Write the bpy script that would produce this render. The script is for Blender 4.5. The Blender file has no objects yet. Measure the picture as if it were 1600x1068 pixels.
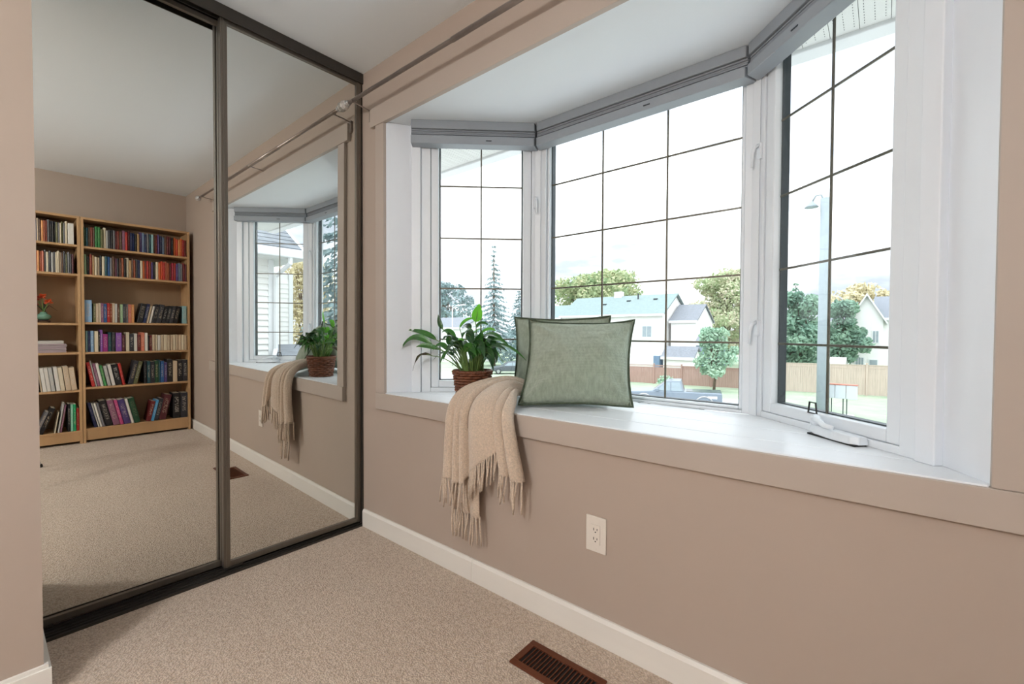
import bpy, bmesh, math, random
import numpy as np
from mathutils import Vector, Matrix, noise as mnoise

# ------------------------------------------------------------------ camera
scene = bpy.context.scene
COL = scene.collection
CX, CY, CZ, YAW, PITCH, ROLL, FPX = 2.2018, -1.3481, 1.059, 0.694, -0.0213, 0.004, 696.68
_s, _c = math.sin(YAW), math.cos(YAW)
_fw, _rt, _up = Vector((-_s, _c, 0)), Vector((_c, _s, 0)), Vector((0, 0, 1))
FW = _fw * math.cos(PITCH) + _up * math.sin(PITCH)
_u2 = -_fw * math.sin(PITCH) + _up * math.cos(PITCH)
RT = _rt * math.cos(ROLL) + _u2 * math.sin(ROLL)
UP = -_rt * math.sin(ROLL) + _u2 * math.cos(ROLL)
cd = bpy.data.cameras.new('camera')
cam = bpy.data.objects.new('camera', cd)
COL.objects.link(cam)
cd.sensor_fit = 'HORIZONTAL'
cd.sensor_width = 36
cd.lens = FPX / 1600 * 36
cd.clip_start = 0.02
cd.clip_end = 500
M = Matrix(((RT.x, UP.x, -FW.x, CX), (RT.y, UP.y, -FW.y, CY), (RT.z, UP.z, -FW.z, CZ), (0, 0, 0, 1)))
cam.matrix_world = M
scene.camera = cam

# ------------------------------------------------------------------ world: overcast sky
def nd(nt, t, **kw):
    n = nt.nodes.new(t)
    for k, v in kw.items():
        if k in n.inputs:
            n.inputs[k].default_value = v
        else:
            setattr(n, k, v)
    return n

def lin(h):
    h = h.lstrip('#')
    o = []
    for i in (0, 2, 4):
        c = int(h[i:i + 2], 16) / 255
        o.append(c / 12.92 if c <= 0.04045 else ((c + 0.055) / 1.055) ** 2.4)
    return (o[0], o[1], o[2], 1.0)

SKY_STRENGTH = 1.06
world = bpy.data.worlds.new('overcast_sky')
scene.world = world
world.use_nodes = True
wn = world.node_tree
wn.nodes.clear()
tc = nd(wn, 'ShaderNodeTexCoord')
sep = nd(wn, 'ShaderNodeSeparateXYZ')
wn.links.new(tc.outputs['Generated'], sep.inputs[0])
grad = nd(wn, 'ShaderNodeMapRange')
grad.inputs['From Min'].default_value = 0.0
grad.inputs['From Max'].default_value = 1.0
grad.inputs['To Min'].default_value = 0.66
grad.inputs['To Max'].default_value = 2.1
wn.links.new(sep.outputs['Z'], grad.inputs['Value'])
mp = nd(wn, 'ShaderNodeMapping')
mp.inputs['Scale'].default_value = (1.0, 1.0, 3.2)
wn.links.new(tc.outputs['Generated'], mp.inputs[0])
cl = nd(wn, 'ShaderNodeTexNoise', Scale=2.6, Detail=5.0, Roughness=0.55)
wn.links.new(mp.outputs[0], cl.inputs['Vector'])
ramp = nd(wn, 'ShaderNodeValToRGB')
ramp.color_ramp.elements[0].position = 0.37
ramp.color_ramp.elements[0].color = (0.38, 0.42, 0.49, 1)
ramp.color_ramp.elements[1].position = 0.57
ramp.color_ramp.elements[1].color = (0.94, 0.975, 1.0, 1)
wn.links.new(cl.outputs['Fac'], ramp.inputs[0])
mul = nd(wn, 'ShaderNodeVectorMath', operation='SCALE')
wn.links.new(ramp.outputs[0], mul.inputs[0])
wn.links.new(grad.outputs[0], mul.inputs['Scale'])
bg = nd(wn, 'ShaderNodeBackground', Strength=SKY_STRENGTH)
wn.links.new(mul.outputs[0], bg.inputs['Color'])
wo = nd(wn, 'ShaderNodeOutputWorld')
wn.links.new(bg.outputs[0], wo.inputs[0])

scene.view_settings.view_transform = 'Standard'
scene.view_settings.look = 'None'
scene.view_settings.gamma = 1.0
scene.view_settings.use_curve_mapping = False
scene.view_settings.exposure = 1.45
FILL_POWER = 46.0      # radiance of the added fill globe, unseen behind the camera
FILL_COLOR = (1.0, 0.99, 0.972)

# ------------------------------------------------------------------ helpers
WLOC = {}

def px(u, v, Y):
    d = FW + RT * ((u - 800) / FPX) - UP * ((v - 534) / FPX)
    t = (Y - CY) / d.y
    return Vector((CX, CY, CZ)) + d * t

def tag(o, label=None, cat=None, group=None, kind=None):
    if label: o['label'] = label
    if cat: o['category'] = cat
    if group: o['group'] = group
    if kind: o['kind'] = kind
    return o

def empty(name, loc, label=None, cat=None, group=None, kind=None):
    o = bpy.data.objects.new(name, None)
    o.empty_display_size = 0.05
    COL.objects.link(o)
    o.location = loc
    WLOC[o.name] = Vector(loc)
    return tag(o, label, cat, group, kind)

class MB:
    def __init__(s):
        s.v = []; s.f = []; s.m = []
    def add(s, vs, fs, mi=0):
        b = len(s.v)
        s.v += [tuple(p) for p in vs]
        s.f += [tuple(b + i for i in f) for f in fs]
        s.m += [mi] * len(fs)
        return s
    def box(s, x0, x1, y0, y1, z0, z1, mi=0):
        vs = [(x, y, z) for z in (z0, z1) for y in (y0, y1) for x in (x0, x1)]
        return s.add(vs, [(0, 2, 3, 1), (4, 5, 7, 6), (0, 1, 5, 4), (2, 6, 7, 3), (0, 4, 6, 2), (1, 3, 7, 5)], mi)
    def obox(s, o, ax, ay, az, r0, r1, mi=0):
        o, ax, ay, az = Vector(o), Vector(ax), Vector(ay), Vector(az)
        vs = [o + ax * a + ay * b + az * c for c in (r0[2], r1[2]) for b in (r0[1], r1[1]) for a in (r0[0], r1[0])]
        return s.add(vs, [(0, 2, 3, 1), (4, 5, 7, 6), (0, 1, 5, 4), (2, 6, 7, 3), (0, 4, 6, 2), (1, 3, 7, 5)], mi)
    def prism(s, poly, z0, z1, mi=0):
        n = len(poly)
        vs = [(p[0], p[1], z0) for p in poly] + [(p[0], p[1], z1) for p in poly]
        return s.add(vs, [tuple(range(n - 1, -1, -1)), tuple(range(n, 2 * n))] + [(i, (i + 1) % n, n + (i + 1) % n, n + i) for i in range(n)], mi)
    def ext(s, pts, vec, mi=0):
        n = len(pts); vec = Vector(vec)
        vs = [Vector(p) for p in pts] + [Vector(p) + vec for p in pts]
        return s.add(vs, [tuple(range(n - 1, -1, -1)), tuple(range(n, 2 * n))] + [(i, (i + 1) % n, n + (i + 1) % n, n + i) for i in range(n)], mi)
    def tube(s, pts, r, n=8, cap=True, closed=False, mi=0, flat=1.0):
        pts = [Vector(p) for p in pts]
        N = len(pts)
        rs = r if isinstance(r, (list, tuple)) else [r] * N
        t0 = (pts[1] - pts[0]).normalized()
        a = Vector((0, 0, 1)) if abs(t0.z) < 0.9 else Vector((1, 0, 0))
        nrm = t0.cross(a).normalized()
        vs = []
        for i, p in enumerate(pts):
            if closed: t = (pts[(i + 1) % N] - pts[i - 1])
            else: t = pts[min(i + 1, N - 1)] - pts[max(i - 1, 0)]
            if t.length < 1e-9: t = t0
            t = t.normalized()
            nrm = (nrm - t * nrm.dot(t))
            if nrm.length < 1e-6: nrm = t.orthogonal()
            nrm = nrm.normalized()
            b = t.cross(nrm)
            for k in range(n):
                an = 2 * math.pi * k / n
                vs.append(p + nrm * (math.cos(an) * rs[i]) + b * (math.sin(an) * rs[i] * flat))
        fs = []
        R = N if closed else N - 1
        for i in range(R):
            j = (i + 1) % N
            for k in range(n):
                fs.append((i * n + k, i * n + (k + 1) % n, j * n + (k + 1) % n, j * n + k))
        if cap and not closed:
            fs.append(tuple(range(n - 1, -1, -1)))
            fs.append(tuple((N - 1) * n + k for k in range(n)))
        return s.add(vs, fs, mi)
    def lathe(s, prof, n=24, c=(0, 0, 0), mi=0, cap=True):
        vs = []
        for r, z in prof:
            for k in range(n):
                a = 2 * math.pi * k / n
                vs.append((c[0] + r * math.cos(a), c[1] + r * math.sin(a), c[2] + z))
        fs = []
        for i in range(len(prof) - 1):
            for k in range(n):
                fs.append((i * n + k, i * n + (k + 1) % n, (i + 1) * n + (k + 1) % n, (i + 1) * n + k))
        if cap:
            fs.append(tuple(range(n - 1, -1, -1)))
            fs.append(tuple((len(prof) - 1) * n + k for k in range(n)))
        return s.add(vs, fs, mi)
    def grid(s, P, mi=0):
        n, m = len(P), len(P[0])
        vs = [p for row in P for p in row]
        fs = [(i * m + j, i * m + j + 1, (i + 1) * m + j + 1, (i + 1) * m + j) for i in range(n - 1) for j in range(m - 1)]
        return s.add(vs, fs, mi)
    def mesh(s, name, mats, off=(0, 0, 0), smooth=False, recalc=True):
        me = bpy.data.meshes.new(name)
        ox, oy, oz = off
        me.from_pydata([(x - ox, y - oy, z - oz) for x, y, z in s.v], [], s.f)
        for m in (mats if isinstance(mats, (list, tuple)) else [mats]):
            me.materials.append(m)
        if any(s.m):
            me.polygons.foreach_set('material_index', s.m)
        if recalc and len(s.f) < 40000:
            bm = bmesh.new(); bm.from_mesh(me)
            bmesh.ops.recalc_face_normals(bm, faces=bm.faces)
            bm.to_mesh(me); bm.free()
        if smooth:
            me.polygons.foreach_set('use_smooth', [True] * len(me.polygons))
        me.update()
        return me
    def build(s, name, mats, parent=None, smooth=False, bevel=0, seg=2, solid=0, recalc=True, label=None, cat=None, group=None, kind=None, sub=0):
        off = WLOC[parent.name] if parent else (0, 0, 0)
        me = s.mesh(name, mats, off, smooth, recalc)
        o = bpy.data.objects.new(name, me)
        COL.objects.link(o)
        if parent: o.parent = parent
        WLOC[o.name] = Vector(off)
        if solid:
            md = o.modifiers.new('thickness', 'SOLIDIFY'); md.thickness = solid; md.offset = 0
        if sub:
            md = o.modifiers.new('sub', 'SUBSURF'); md.levels = sub; md.render_levels = sub
        if bevel:
            md = o.modifiers.new('bevel', 'BEVEL'); md.width = bevel; md.segments = seg; md.limit_method = 'ANGLE'
        return tag(o, label, cat, group, kind)

def B(x0, x1, y0, y1, z0, z1):
    return MB().box(x0, x1, y0, y1, z0, z1)

# ------------------------------------------------------------------ materials
MATS = {}
def mat(name, hexc, rough=0.5, metal=0.0, spec=0.5, var=None, bump=None, coat=0.0, wave=None, hex2=None, sheen=0.0, trans=0.0, sub=0.0):
    m = bpy.data.materials.new(name)
    m.use_nodes = True
    nt = m.node_tree
    p = nt.nodes['Principled BSDF']
    p.inputs['Base Color'].default_value = lin(hexc)
    p.inputs['Roughness'].default_value = rough
    p.inputs['Metallic'].default_value = metal
    p.inputs['Specular IOR Level'].default_value = spec
    if coat: p.inputs['Coat Weight'].default_value = coat
    if sheen:
        p.inputs['Sheen Weight'].default_value = sheen
        p.inputs['Sheen Roughness'].default_value = 0.5
    co = nd(nt, 'ShaderNodeTexCoord')
    if var:
        sc, amt, stretch = var if len(var) == 3 else (var[0], var[1], (1, 1, 1))
        mpn = nd(nt, 'ShaderNodeMapping'); mpn.inputs['Scale'].default_value = stretch
        nt.links.new(co.outputs['Object'], mpn.inputs[0])
        nz = nd(nt, 'ShaderNodeTexNoise', Scale=sc, Detail=4.0, Roughness=0.6)
        nt.links.new(mpn.outputs[0], nz.inputs['Vector'])
        mx = nd(nt, 'ShaderNodeMix', data_type='RGBA')
        a = lin(hexc)
        if hex2: b = lin(hex2)
        else: b = tuple(max(0, c * (1 - amt)) for c in a[:3]) + (1,)
        mx.inputs[6].default_value = a
        mx.inputs[7].default_value = b
        rp = nd(nt, 'ShaderNodeMapRange')
        rp.inputs['From Min'].default_value = 0.35; rp.inputs['From Max'].default_value = 0.65
        nt.links.new(nz.outputs['Fac'], rp.inputs['Value'])
        nt.links.new(rp.outputs[0], mx.inputs[0])
        nt.links.new(mx.outputs[2], p.inputs['Base Color'])
    if bump:
        kind, sc, st, dist = bump
        if kind == 'voronoi':
            tx = nd(nt, 'ShaderNodeTexVoronoi', Scale=sc); out = tx.outputs['Distance']
        elif kind == 'weave':
            w1 = nd(nt, 'ShaderNodeTexWave', Scale=sc, bands_direction='X', Distortion=1.2); w1.inputs['Detail Scale'].default_value = 3
            w2 = nd(nt, 'ShaderNodeTexWave', Scale=sc, bands_direction='Z', Distortion=1.2); w2.inputs['Detail Scale'].default_value = 3
            nt.links.new(co.outputs['Object'], w1.inputs['Vector']); nt.links.new(co.outputs['Object'], w2.inputs['Vector'])
            ad = nd(nt, 'ShaderNodeMath', operation='ADD')
            nt.links.new(w1.outputs['Fac'], ad.inputs[0]); nt.links.new(w2.outputs['Fac'], ad.inputs[1])
            tx = None; out = ad.outputs[0]
        else:
            tx = nd(nt, 'ShaderNodeTexNoise', Scale=sc, Detail=3.0); out = tx.outputs['Fac']
        if tx: nt.links.new(co.outputs['Object'], tx.inputs['Vector'])
        bp = nd(nt, 'ShaderNodeBump', Strength=st, Distance=dist)
        nt.links.new(out, bp.inputs['Height'])
        nt.links.new(bp.outputs[0], p.inputs['Normal'])
    if trans:
        tr = nd(nt, 'ShaderNodeBsdfTranslucent')
        tr.inputs['Color'].default_value = lin(hex2 or hexc)
        ms = nd(nt, 'ShaderNodeMixShader'); ms.inputs[0].default_value = trans
        out = nt.nodes['Material Output']
        nt.links.new(p.outputs[0], ms.inputs[1]); nt.links.new(tr.outputs[0], ms.inputs[2])
        nt.links.new(ms.outputs[0], out.inputs[0])
    MATS[name] = m
    return m

wall_m = mat('wall_paint', '#b5a598', 0.75, var=(1.3, 0.03), bump=('noise', 260, 0.06, 0.002))
ceil_m = mat('ceiling_paint', '#eaf1f6', 0.85, bump=('noise', 180, 0.12, 0.003))
trim_m = mat('trim_paint', '#e9e5de', 0.45, var=(3, 0.02, (1, 1, 6)))
casing_m = mat('casing_paint', '#b8aba0', 0.5, var=(3, 0.02))
white_m = mat('white_gloss_paint', '#e6ecf3', 0.35, var=(9, 0.03, (1, 1, 0.2)), bump=('noise', 40, 0.05, 0.002))
seat_m = mat('white_board_paint', '#ecf0f4', 0.35, var=(7, 0.03, (0.15, 1, 1)))
vinyl_m = mat('white_vinyl', '#e4eaf0', 0.4, var=(5, 0.02))
grille_m = mat('grille_bar_metal', '#6e675c', 0.4, metal=0.6, var=(30, 0.1))
black_m = mat('black_plastic', '#161616', 0.5, var=(30, 0.2))
gask_m = mat('dark_spacer', '#3c4348', 0.45, metal=0.4, var=(40, 0.15))
alum_m = mat('bronze_aluminium', '#7d766d', 0.38, metal=0.75, var=(20, 0.1, (1, 1, 0.05)))
alumd_m = mat('dark_bronze_track', '#4b4742', 0.45, metal=0.6, var=(20, 0.12))
chrome_m = mat('silver_metal', '#b9babb', 0.3, metal=0.9, var=(20, 0.08))
rod_m = mat('nickel_rod', '#a2968e', 0.35, metal=0.7, var=(18, 0.1))
blind_m = mat('blind_fabric', '#8d939a', 0.7, var=(60, 0.05), bump=('noise', 500, 0.1, 0.001))
blindrail_m = mat('blind_rail', '#959ca3', 0.5, var=(10, 0.03))
pine_m = mat('birch_veneer', '#c79f72', 0.5, var=(7, 0.14, (1, 1, 0.06)))
pineback_m = mat('birch_back_panel', '#a98b6c', 0.6, var=(6, 0.12, (1, 1, 0.08)))
page_m = mat('page_paper', '#d8cdb8', 0.9, var=(120, 0.15, (1, 1, 0.05)))
throw_m = mat('cream_wool', '#e2ccb6', 0.95, var=(160, 0.22), bump=('noise', 240, 0.9, 0.006), sheen=0.4)
sage_m = mat('sage_linen', '#cad9c2', 0.9, var=(90, 0.1, (1, 1, 0.25)), bump=('weave', 95, 0.8, 0.004), hex2='#b0c1a8', sheen=0.35)
piping_m = mat('dark_green_piping', '#4c5846', 0.85, var=(60, 0.2), bump=('noise', 300, 0.4, 0.002))
wicker_m = mat('brown_wicker', '#7d4a30', 0.5, var=(40, 0.35), bump=('noise', 200, 0.3, 0.002))
soil_m = mat('potting_soil', '#2c211a', 0.95, var=(60, 0.4), bump=('noise', 120, 0.8, 0.006))
leaf_m = mat('leaf_green', '#2f5b2a', 0.32, var=(14, 0.35), trans=0.25, hex2='#3f7a2c')
leafb_m = mat('young_leaf_green', '#5cae2e', 0.35, var=(14, 0.2), trans=0.4, hex2='#72c53a')
leafd_m = mat('dark_leaf_green', '#1f3d22', 0.3, var=(14, 0.3), trans=0.12, hex2='#2f5a2c')
leafx_m = mat('withered_leaf', '#3b3323', 0.7, var=(30, 0.3))
stem_m = mat('stem_green', '#6f8f4c', 0.5, var=(20, 0.2))
plate_m = mat('outlet_plastic', '#e2dad0', 0.4, var=(10, 0.02))
vent_m = mat('brown_register_metal', '#6d3a22', 0.45, metal=0.3, var=(30, 0.15))
ventd_m = mat('duct_dark', '#120c0a', 0.8, var=(10, 0.2))
celadon_m = mat('celadon_glaze', '#6f9c86', 0.2, var=(12, 0.2), coat=0.4)
rosew_m = mat('rosewood', '#3b1f18', 0.4, var=(30, 0.3))
petal_m = mat('orange_petal', '#e0562f', 0.6, var=(30, 0.2), trans=0.2, hex2='#ef7a45')
petalr_m = mat('red_petal', '#b53a2a', 0.6, var=(30, 0.25))
twig_m = mat('dark_twig', '#2a2a20', 0.7, var=(30, 0.3))
mag_m = [mat('magazine_paper_%s' % n, c, 0.6, var=(90, 0.18, (0.1, 0.1, 6))) for n, c in (('lilac', '#b5a2a8'), ('white', '#cfcac4'), ('grey', '#a79a9c'))]

def carpet_mat():
    m = bpy.data.materials.new('beige_berber_carpet'); m.use_nodes = True
    nt = m.node_tree; p = nt.nodes['Principled BSDF']
    p.inputs['Roughness'].default_value = 0.95
    p.inputs['Specular IOR Level'].default_value = 0.15
    p.inputs['Sheen Weight'].default_value = 0.25
    co = nd(nt, 'ShaderNodeTexCoord')
    vo = nd(nt, 'ShaderNodeTexVoronoi', Scale=165.0)
    nz = nd(nt, 'ShaderNodeTexNoise', Scale=60.0, Detail=3.0)
    n2 = nd(nt, 'ShaderNodeTexNoise', Scale=2.2, Detail=3.0)
    for t in (vo, nz, n2): nt.links.new(co.outputs['Object'], t.inputs['Vector'])
    r1 = nd(nt, 'ShaderNodeValToRGB')
    r1.color_ramp.elements[0].position = 0.25; r1.color_ramp.elements[0].color = lin('#d3bca6')
    r1.color_ramp.elements[1].position = 0.75; r1.color_ramp.elements[1].color = lin('#f0dfcd')
    nt.links.new(nz.outputs['Fac'], r1.inputs[0])
    m1 = nd(nt, 'ShaderNodeMix', data_type='RGBA', blend_type='MULTIPLY'); m1.inputs[0].default_value = 1.0
    r2 = nd(nt, 'ShaderNodeValToRGB')
    r2.color_ramp.elements[0].position = 0.3; r2.color_ramp.elements[0].color = (0.93, 0.92, 0.91, 1)
    r2.color_ramp.elements[1].position = 0.7; r2.color_ramp.elements[1].color = (1, 1, 1, 1)
    nt.links.new(n2.outputs['Fac'], r2.inputs[0])
    nt.links.new(r1.outputs[0], m1.inputs[6]); nt.links.new(r2.outputs[0], m1.inputs[7])
    r3 = nd(nt, 'ShaderNodeValToRGB')
    r3.color_ramp.elements[0].position = 0.0; r3.color_ramp.elements[0].color = (1, 1, 1, 1)
    r3.color_ramp.elements[1].position = 0.75; r3.color_ramp.elements[1].color = (0.68, 0.65, 0.62, 1)
    nt.links.new(vo.outputs['Distance'], r3.inputs[0])
    m2 = nd(nt, 'ShaderNodeMix', data_type='RGBA', blend_type='MULTIPLY'); m2.inputs[0].default_value = 1.0
    nt.links.new(m1.outputs[2], m2.inputs[6]); nt.links.new(r3.outputs[0], m2.inputs[7])
    nt.links.new(m2.outputs[2], p.inputs['Base Color'])
    inv = nd(nt, 'ShaderNodeMath', operation='MULTIPLY_ADD'); inv.inputs[1].default_value = -1.0; inv.inputs[2].default_value = 1.0
    nt.links.new(vo.outputs['Distance'], inv.inputs[0])
    bp = nd(nt, 'ShaderNodeBump', Strength=0.75, Distance=0.006)
    nt.links.new(inv.outputs[0], bp.inputs['Height']); nt.links.new(bp.outputs[0], p.inputs['Normal'])
    return m
carpet_m = carpet_mat()
bark_m = mat('bark', '#6b5c50', 0.95, var=(6, 0.3))

def mirror_mat():
    m = bpy.data.materials.new('mirror_silver'); m.use_nodes = True
    p = m.node_tree.nodes['Principled BSDF']
    p.inputs['Base Color'].default_value = (0.80, 0.82, 0.80, 1)
    p.inputs['Metallic'].default_value = 1.0
    p.inputs['Roughness'].default_value = 0.0
    return m
mirror_m = mirror_mat()

def glass_mat():
    m = bpy.data.materials.new('window_glass'); m.use_nodes = True
    nt = m.node_tree; nt.nodes.remove(nt.nodes['Principled BSDF'])
    tr = nd(nt, 'ShaderNodeBsdfTransparent'); tr.inputs[0].default_value = (0.97, 0.985, 0.98, 1)
    gl = nd(nt, 'ShaderNodeBsdfGlossy', Roughness=0.0)
    ge = nd(nt, 'ShaderNodeNewGeometry')
    dt = nd(nt, 'ShaderNodeVectorMath', operation='DOT_PRODUCT')
    nt.links.new(ge.outputs['Incoming'], dt.inputs[0]); nt.links.new(ge.outputs['Normal'], dt.inputs[1])
    ab = nd(nt, 'ShaderNodeMath', operation='ABSOLUTE'); nt.links.new(dt.outputs['Value'], ab.inputs[0])
    om = nd(nt, 'ShaderNodeMath', operation='SUBTRACT'); om.inputs[0].default_value = 1.0; nt.links.new(ab.outputs[0], om.inputs[1])
    pw = nd(nt, 'ShaderNodeMath', operation='POWER'); pw.inputs[1].default_value = 5.0; nt.links.new(om.outputs[0], pw.inputs[0])
    sc = nd(nt, 'ShaderNodeMath', operation='MULTIPLY_ADD'); sc.inputs[1].default_value = 0.9; sc.inputs[2].default_value = 0.025
    nt.links.new(pw.outputs[0], sc.inputs[0])
    mx = nd(nt, 'ShaderNodeMixShader')
    nt.links.new(sc.outputs[0], mx.inputs[0]); nt.links.new(tr.outputs[0], mx.inputs[1]); nt.links.new(gl.outputs[0], mx.inputs[2])
    nt.links.new(mx.outputs[0], nt.nodes['Material Output'].inputs[0])
    return m
glass_m = glass_mat()

def emit_mat(name, col, st):
    m = bpy.data.materials.new(name); m.use_nodes = True
    p = m.node_tree.nodes['Principled BSDF']
    p.inputs['Base Color'].default_value = (0.9, 0.9, 0.88, 1)
    p.inputs['Emission Color'].default_value = col + (1,)
    p.inputs['Emission Strength'].default_value = st
    return m

def book_mat(name, printed):
    """cover colour comes from the object's own colour; printed spines carry blocks of lettering-like marks"""
    m = bpy.data.materials.new(name); m.use_nodes = True
    nt = m.node_tree; p = nt.nodes['Principled BSDF']
    p.inputs['Roughness'].default_value = 0.45
    oi = nd(nt, 'ShaderNodeObjectInfo')
    co = nd(nt, 'ShaderNodeTexCoord')
    sp = nd(nt, 'ShaderNodeSeparateXYZ'); nt.links.new(co.outputs['Object'], sp.inputs[0])
    mpn = nd(nt, 'ShaderNodeMapping'); mpn.inputs['Scale'].default_value = (0.2, 3.0, 34.0)
    nt.links.new(co.outputs['Object'], mpn.inputs[0])
    ad = nd(nt, 'ShaderNodeVectorMath', operation='ADD')
    cb = nd(nt, 'ShaderNodeCombineXYZ')
    rm = nd(nt, 'ShaderNodeMath', operation='MULTIPLY'); rm.inputs[1].default_value = 37.0
    nt.links.new(oi.outputs['Random'], rm.inputs[0])
    nt.links.new(rm.outputs[0], cb.inputs[0]); nt.links.new(rm.outputs[0], cb.inputs[2])
    nt.links.new(mpn.outputs[0], ad.inputs[0]); nt.links.new(cb.outputs[0], ad.inputs[1])
    nz = nd(nt, 'ShaderNodeTexNoise', Scale=1.0, Detail=2.0); nt.links.new(ad.outputs[0], nz.inputs['Vector'])
    th = nd(nt, 'ShaderNodeMath', operation='GREATER_THAN'); th.inputs[1].default_value = 0.53
    nt.links.new(nz.outputs['Fac'], th.inputs[0])
    # lettering sits in the middle of the spine, between margins
    zb = nd(nt, 'ShaderNodeMath', operation='COMPARE'); zb.inputs[1].default_value = 0.55; zb.inputs[2].default_value = 0.3
    nt.links.new(sp.outputs['Z'], zb.inputs[0])
    yb = nd(nt, 'ShaderNodeMath', operation='COMPARE'); yb.inputs[1].default_value = 0.5; yb.inputs[2].default_value = 0.27
    nt.links.new(sp.outputs['Y'], yb.inputs[0])
    m1 = nd(nt, 'ShaderNodeMath', operation='MULTIPLY'); nt.links.new(zb.outputs[0], m1.inputs[0]); nt.links.new(yb.outputs[0], m1.inputs[1])
    m2 = nd(nt, 'ShaderNodeMath', operation='MULTIPLY'); nt.links.new(m1.outputs[0], m2.inputs[0]); nt.links.new(th.outputs[0], m2.inputs[1])
    m3 = nd(nt, 'ShaderNodeMath', operation='MULTIPLY'); m3.inputs[1].default_value = 0.42 if printed else 0.12
    nt.links.new(m2.outputs[0], m3.inputs[0])
    hs = nd(nt, 'ShaderNodeValToRGB')
    hs.color_ramp.elements[0].color = (0.75, 0.72, 0.66, 1); hs.color_ramp.elements[1].color = (0.72, 0.55, 0.35, 1)
    nt.links.new(oi.outputs['Random'], hs.inputs[0])
    mx = nd(nt, 'ShaderNodeMix', data_type='RGBA')
    nt.links.new(m3.outputs[0], mx.inputs[0]); nt.links.new(oi.outputs['Color'], mx.inputs[6]); nt.links.new(hs.outputs[0], mx.inputs[7])
    nt.links.new(mx.outputs[2], p.inputs['Base Color'])
    return m
book_m = book_mat('book_cloth', False)
bookp_m = book_mat('printed_book_cover', True)

# ------------------------------------------------------------------ room shell
H = 2.44
W = 3.49
YB = -4.2
ZS = 0.747      # window seat
ZT = 2.125      # head of the bay opening
XL, XR = 0.247, 2.374
MID = 1.3125
STX, STY = 0.35, -1.236   # wall stub beside the closet

fl = B(-0.75, W + 0.1, YB - 0.1, 0.12, -0.08, 0.0).build('floor', carpet_m, kind='structure')
ce = B(-0.75, W + 0.1, YB - 0.1, 0.14, H, H + 0.1).build('ceiling', ceil_m, kind='structure')
# window wall with the bay opening
ww = MB()
ww.box(-0.75, XL - 0.02, 0, 0.15, 0, H)
ww.box(XR + 0.02, W + 0.1, 0, 0.15, 0, H)
ww.box(XL - 0.02, XR + 0.02, 0, 0.15, 0, ZS - 0.03)
ww.box(XL - 0.02, XR + 0.02, 0, 0.15, ZT + 0.02, H)
wall_win = ww.build('wall_window', wall_m, kind='structure')
B(W, W + 0.1, YB, 0, 0, H).build('wall_right', wall_m, kind='structure')
B(-0.75, W, YB - 0.1, YB, 0, H).build('wall_back', wall_m, kind='structure')
B(-0.75, STX, YB, STY, 0, H).build('wall_left', wall_m, kind='structure')
B(-0.75, -0.65, STY, 0, 0, H).build('wall_closet', wall_m, kind='structure')

# baseboards
BBH, BBT = 0.094, 0.015
def baseboard_prof(x0, x1, name, joints):
    root = empty(name, (x0, 0, 0), kind='structure')
    xs = [x0] + joints + [x1]
    for a, b in zip(xs[:-1], xs[1:]):
        pts = [(a + 0.0006, 0, 0), (a + 0.0006, -BBT, 0), (a + 0.0006, -BBT, BBH - 0.012), (a + 0.0006, -BBT * 0.55, BBH), (a + 0.0006, 0, BBH)]
        MB().ext(pts, (b - a - 0.0012, 0, 0)).build('baseboard_length', trim_m, root, bevel=0.001)
baseboard_prof(0.035, 3.49, 'baseboard_window', [0.873, 2.6])
bb = MB().ext([(W, 0, 0), (W - BBT, 0, 0), (W - BBT, 0, BBH - 0.012), (W - BBT * .5, 0, BBH), (W, 0, BBH)], (0, YB, 0))
bb.build('baseboard_right', trim_m, kind='structure')
bl = MB()
bl.prism([(STX - 0.3, STY), (STX, STY), (STX, YB), (STX + BBT, YB), (STX + BBT, STY + BBT), (STX - 0.3, STY + BBT)], 0, BBH - 0.01)
bl.prism([(STX - 0.3, STY), (STX, STY), (STX, YB), (STX + BBT * .6, YB), (STX + BBT * .6, STY + BBT * .6), (STX - 0.3, STY + BBT * .6)], BBH - 0.01, BBH)
bl.build('baseboard_left', trim_m, kind='structure')

# ------------------------------------------------------------------ bay shell
A = Vector((0.352, 0.135, 0)); Bp = Vector((0.80, 0.553, 0))
WD = (Bp - A).normalized(); WL = (Bp - A).length
WN = Vector((-WD.y, WD.x, 0))            # outward on the left wing
def mir(p): return Vector((2 * MID - p[0], p[1], p[2] if len(p) > 2 else 0))
def wingframe(side):
    """origin, along, outward for a wing; along runs from the room to the corner"""
    if side == 0: return A.copy(), WD.copy(), WN.copy()
    return mir(A), Vector((-WD.x, WD.y, 0)), Vector((-WN.x, WN.y, 0))

# roof slab over the bay, floor slab beneath it
outer = [(XL - 0.06, 0.15), (A + WN * 0.11 - WD * 0.1)[:2], (Bp.x - 0.06, Bp.y + 0.11)]
outer = [Vector((p[0], p[1], 0)) for p in outer]
outer = outer + [mir(p) for p in reversed(outer)]
bc = MB(); bc.prism([(p.x, p.y) for p in [Vector((XL - 0.06, 0.004, 0))] + outer + [mir((XL - 0.06, 0.004, 0))]], ZT, ZT + 0.22)
bc.build('ceiling_bay', ceil_m, kind='structure')
bs = MB(); bs.prism([(p.x, p.y) for p in [Vector((XL - 0.06, 0.03, 0))] + outer + [mir((XL - 0.06, 0.03, 0))]], ZS - 0.2, ZS - 0.022)
bs.build('floor_bay', bark_m, kind='structure')

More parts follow.
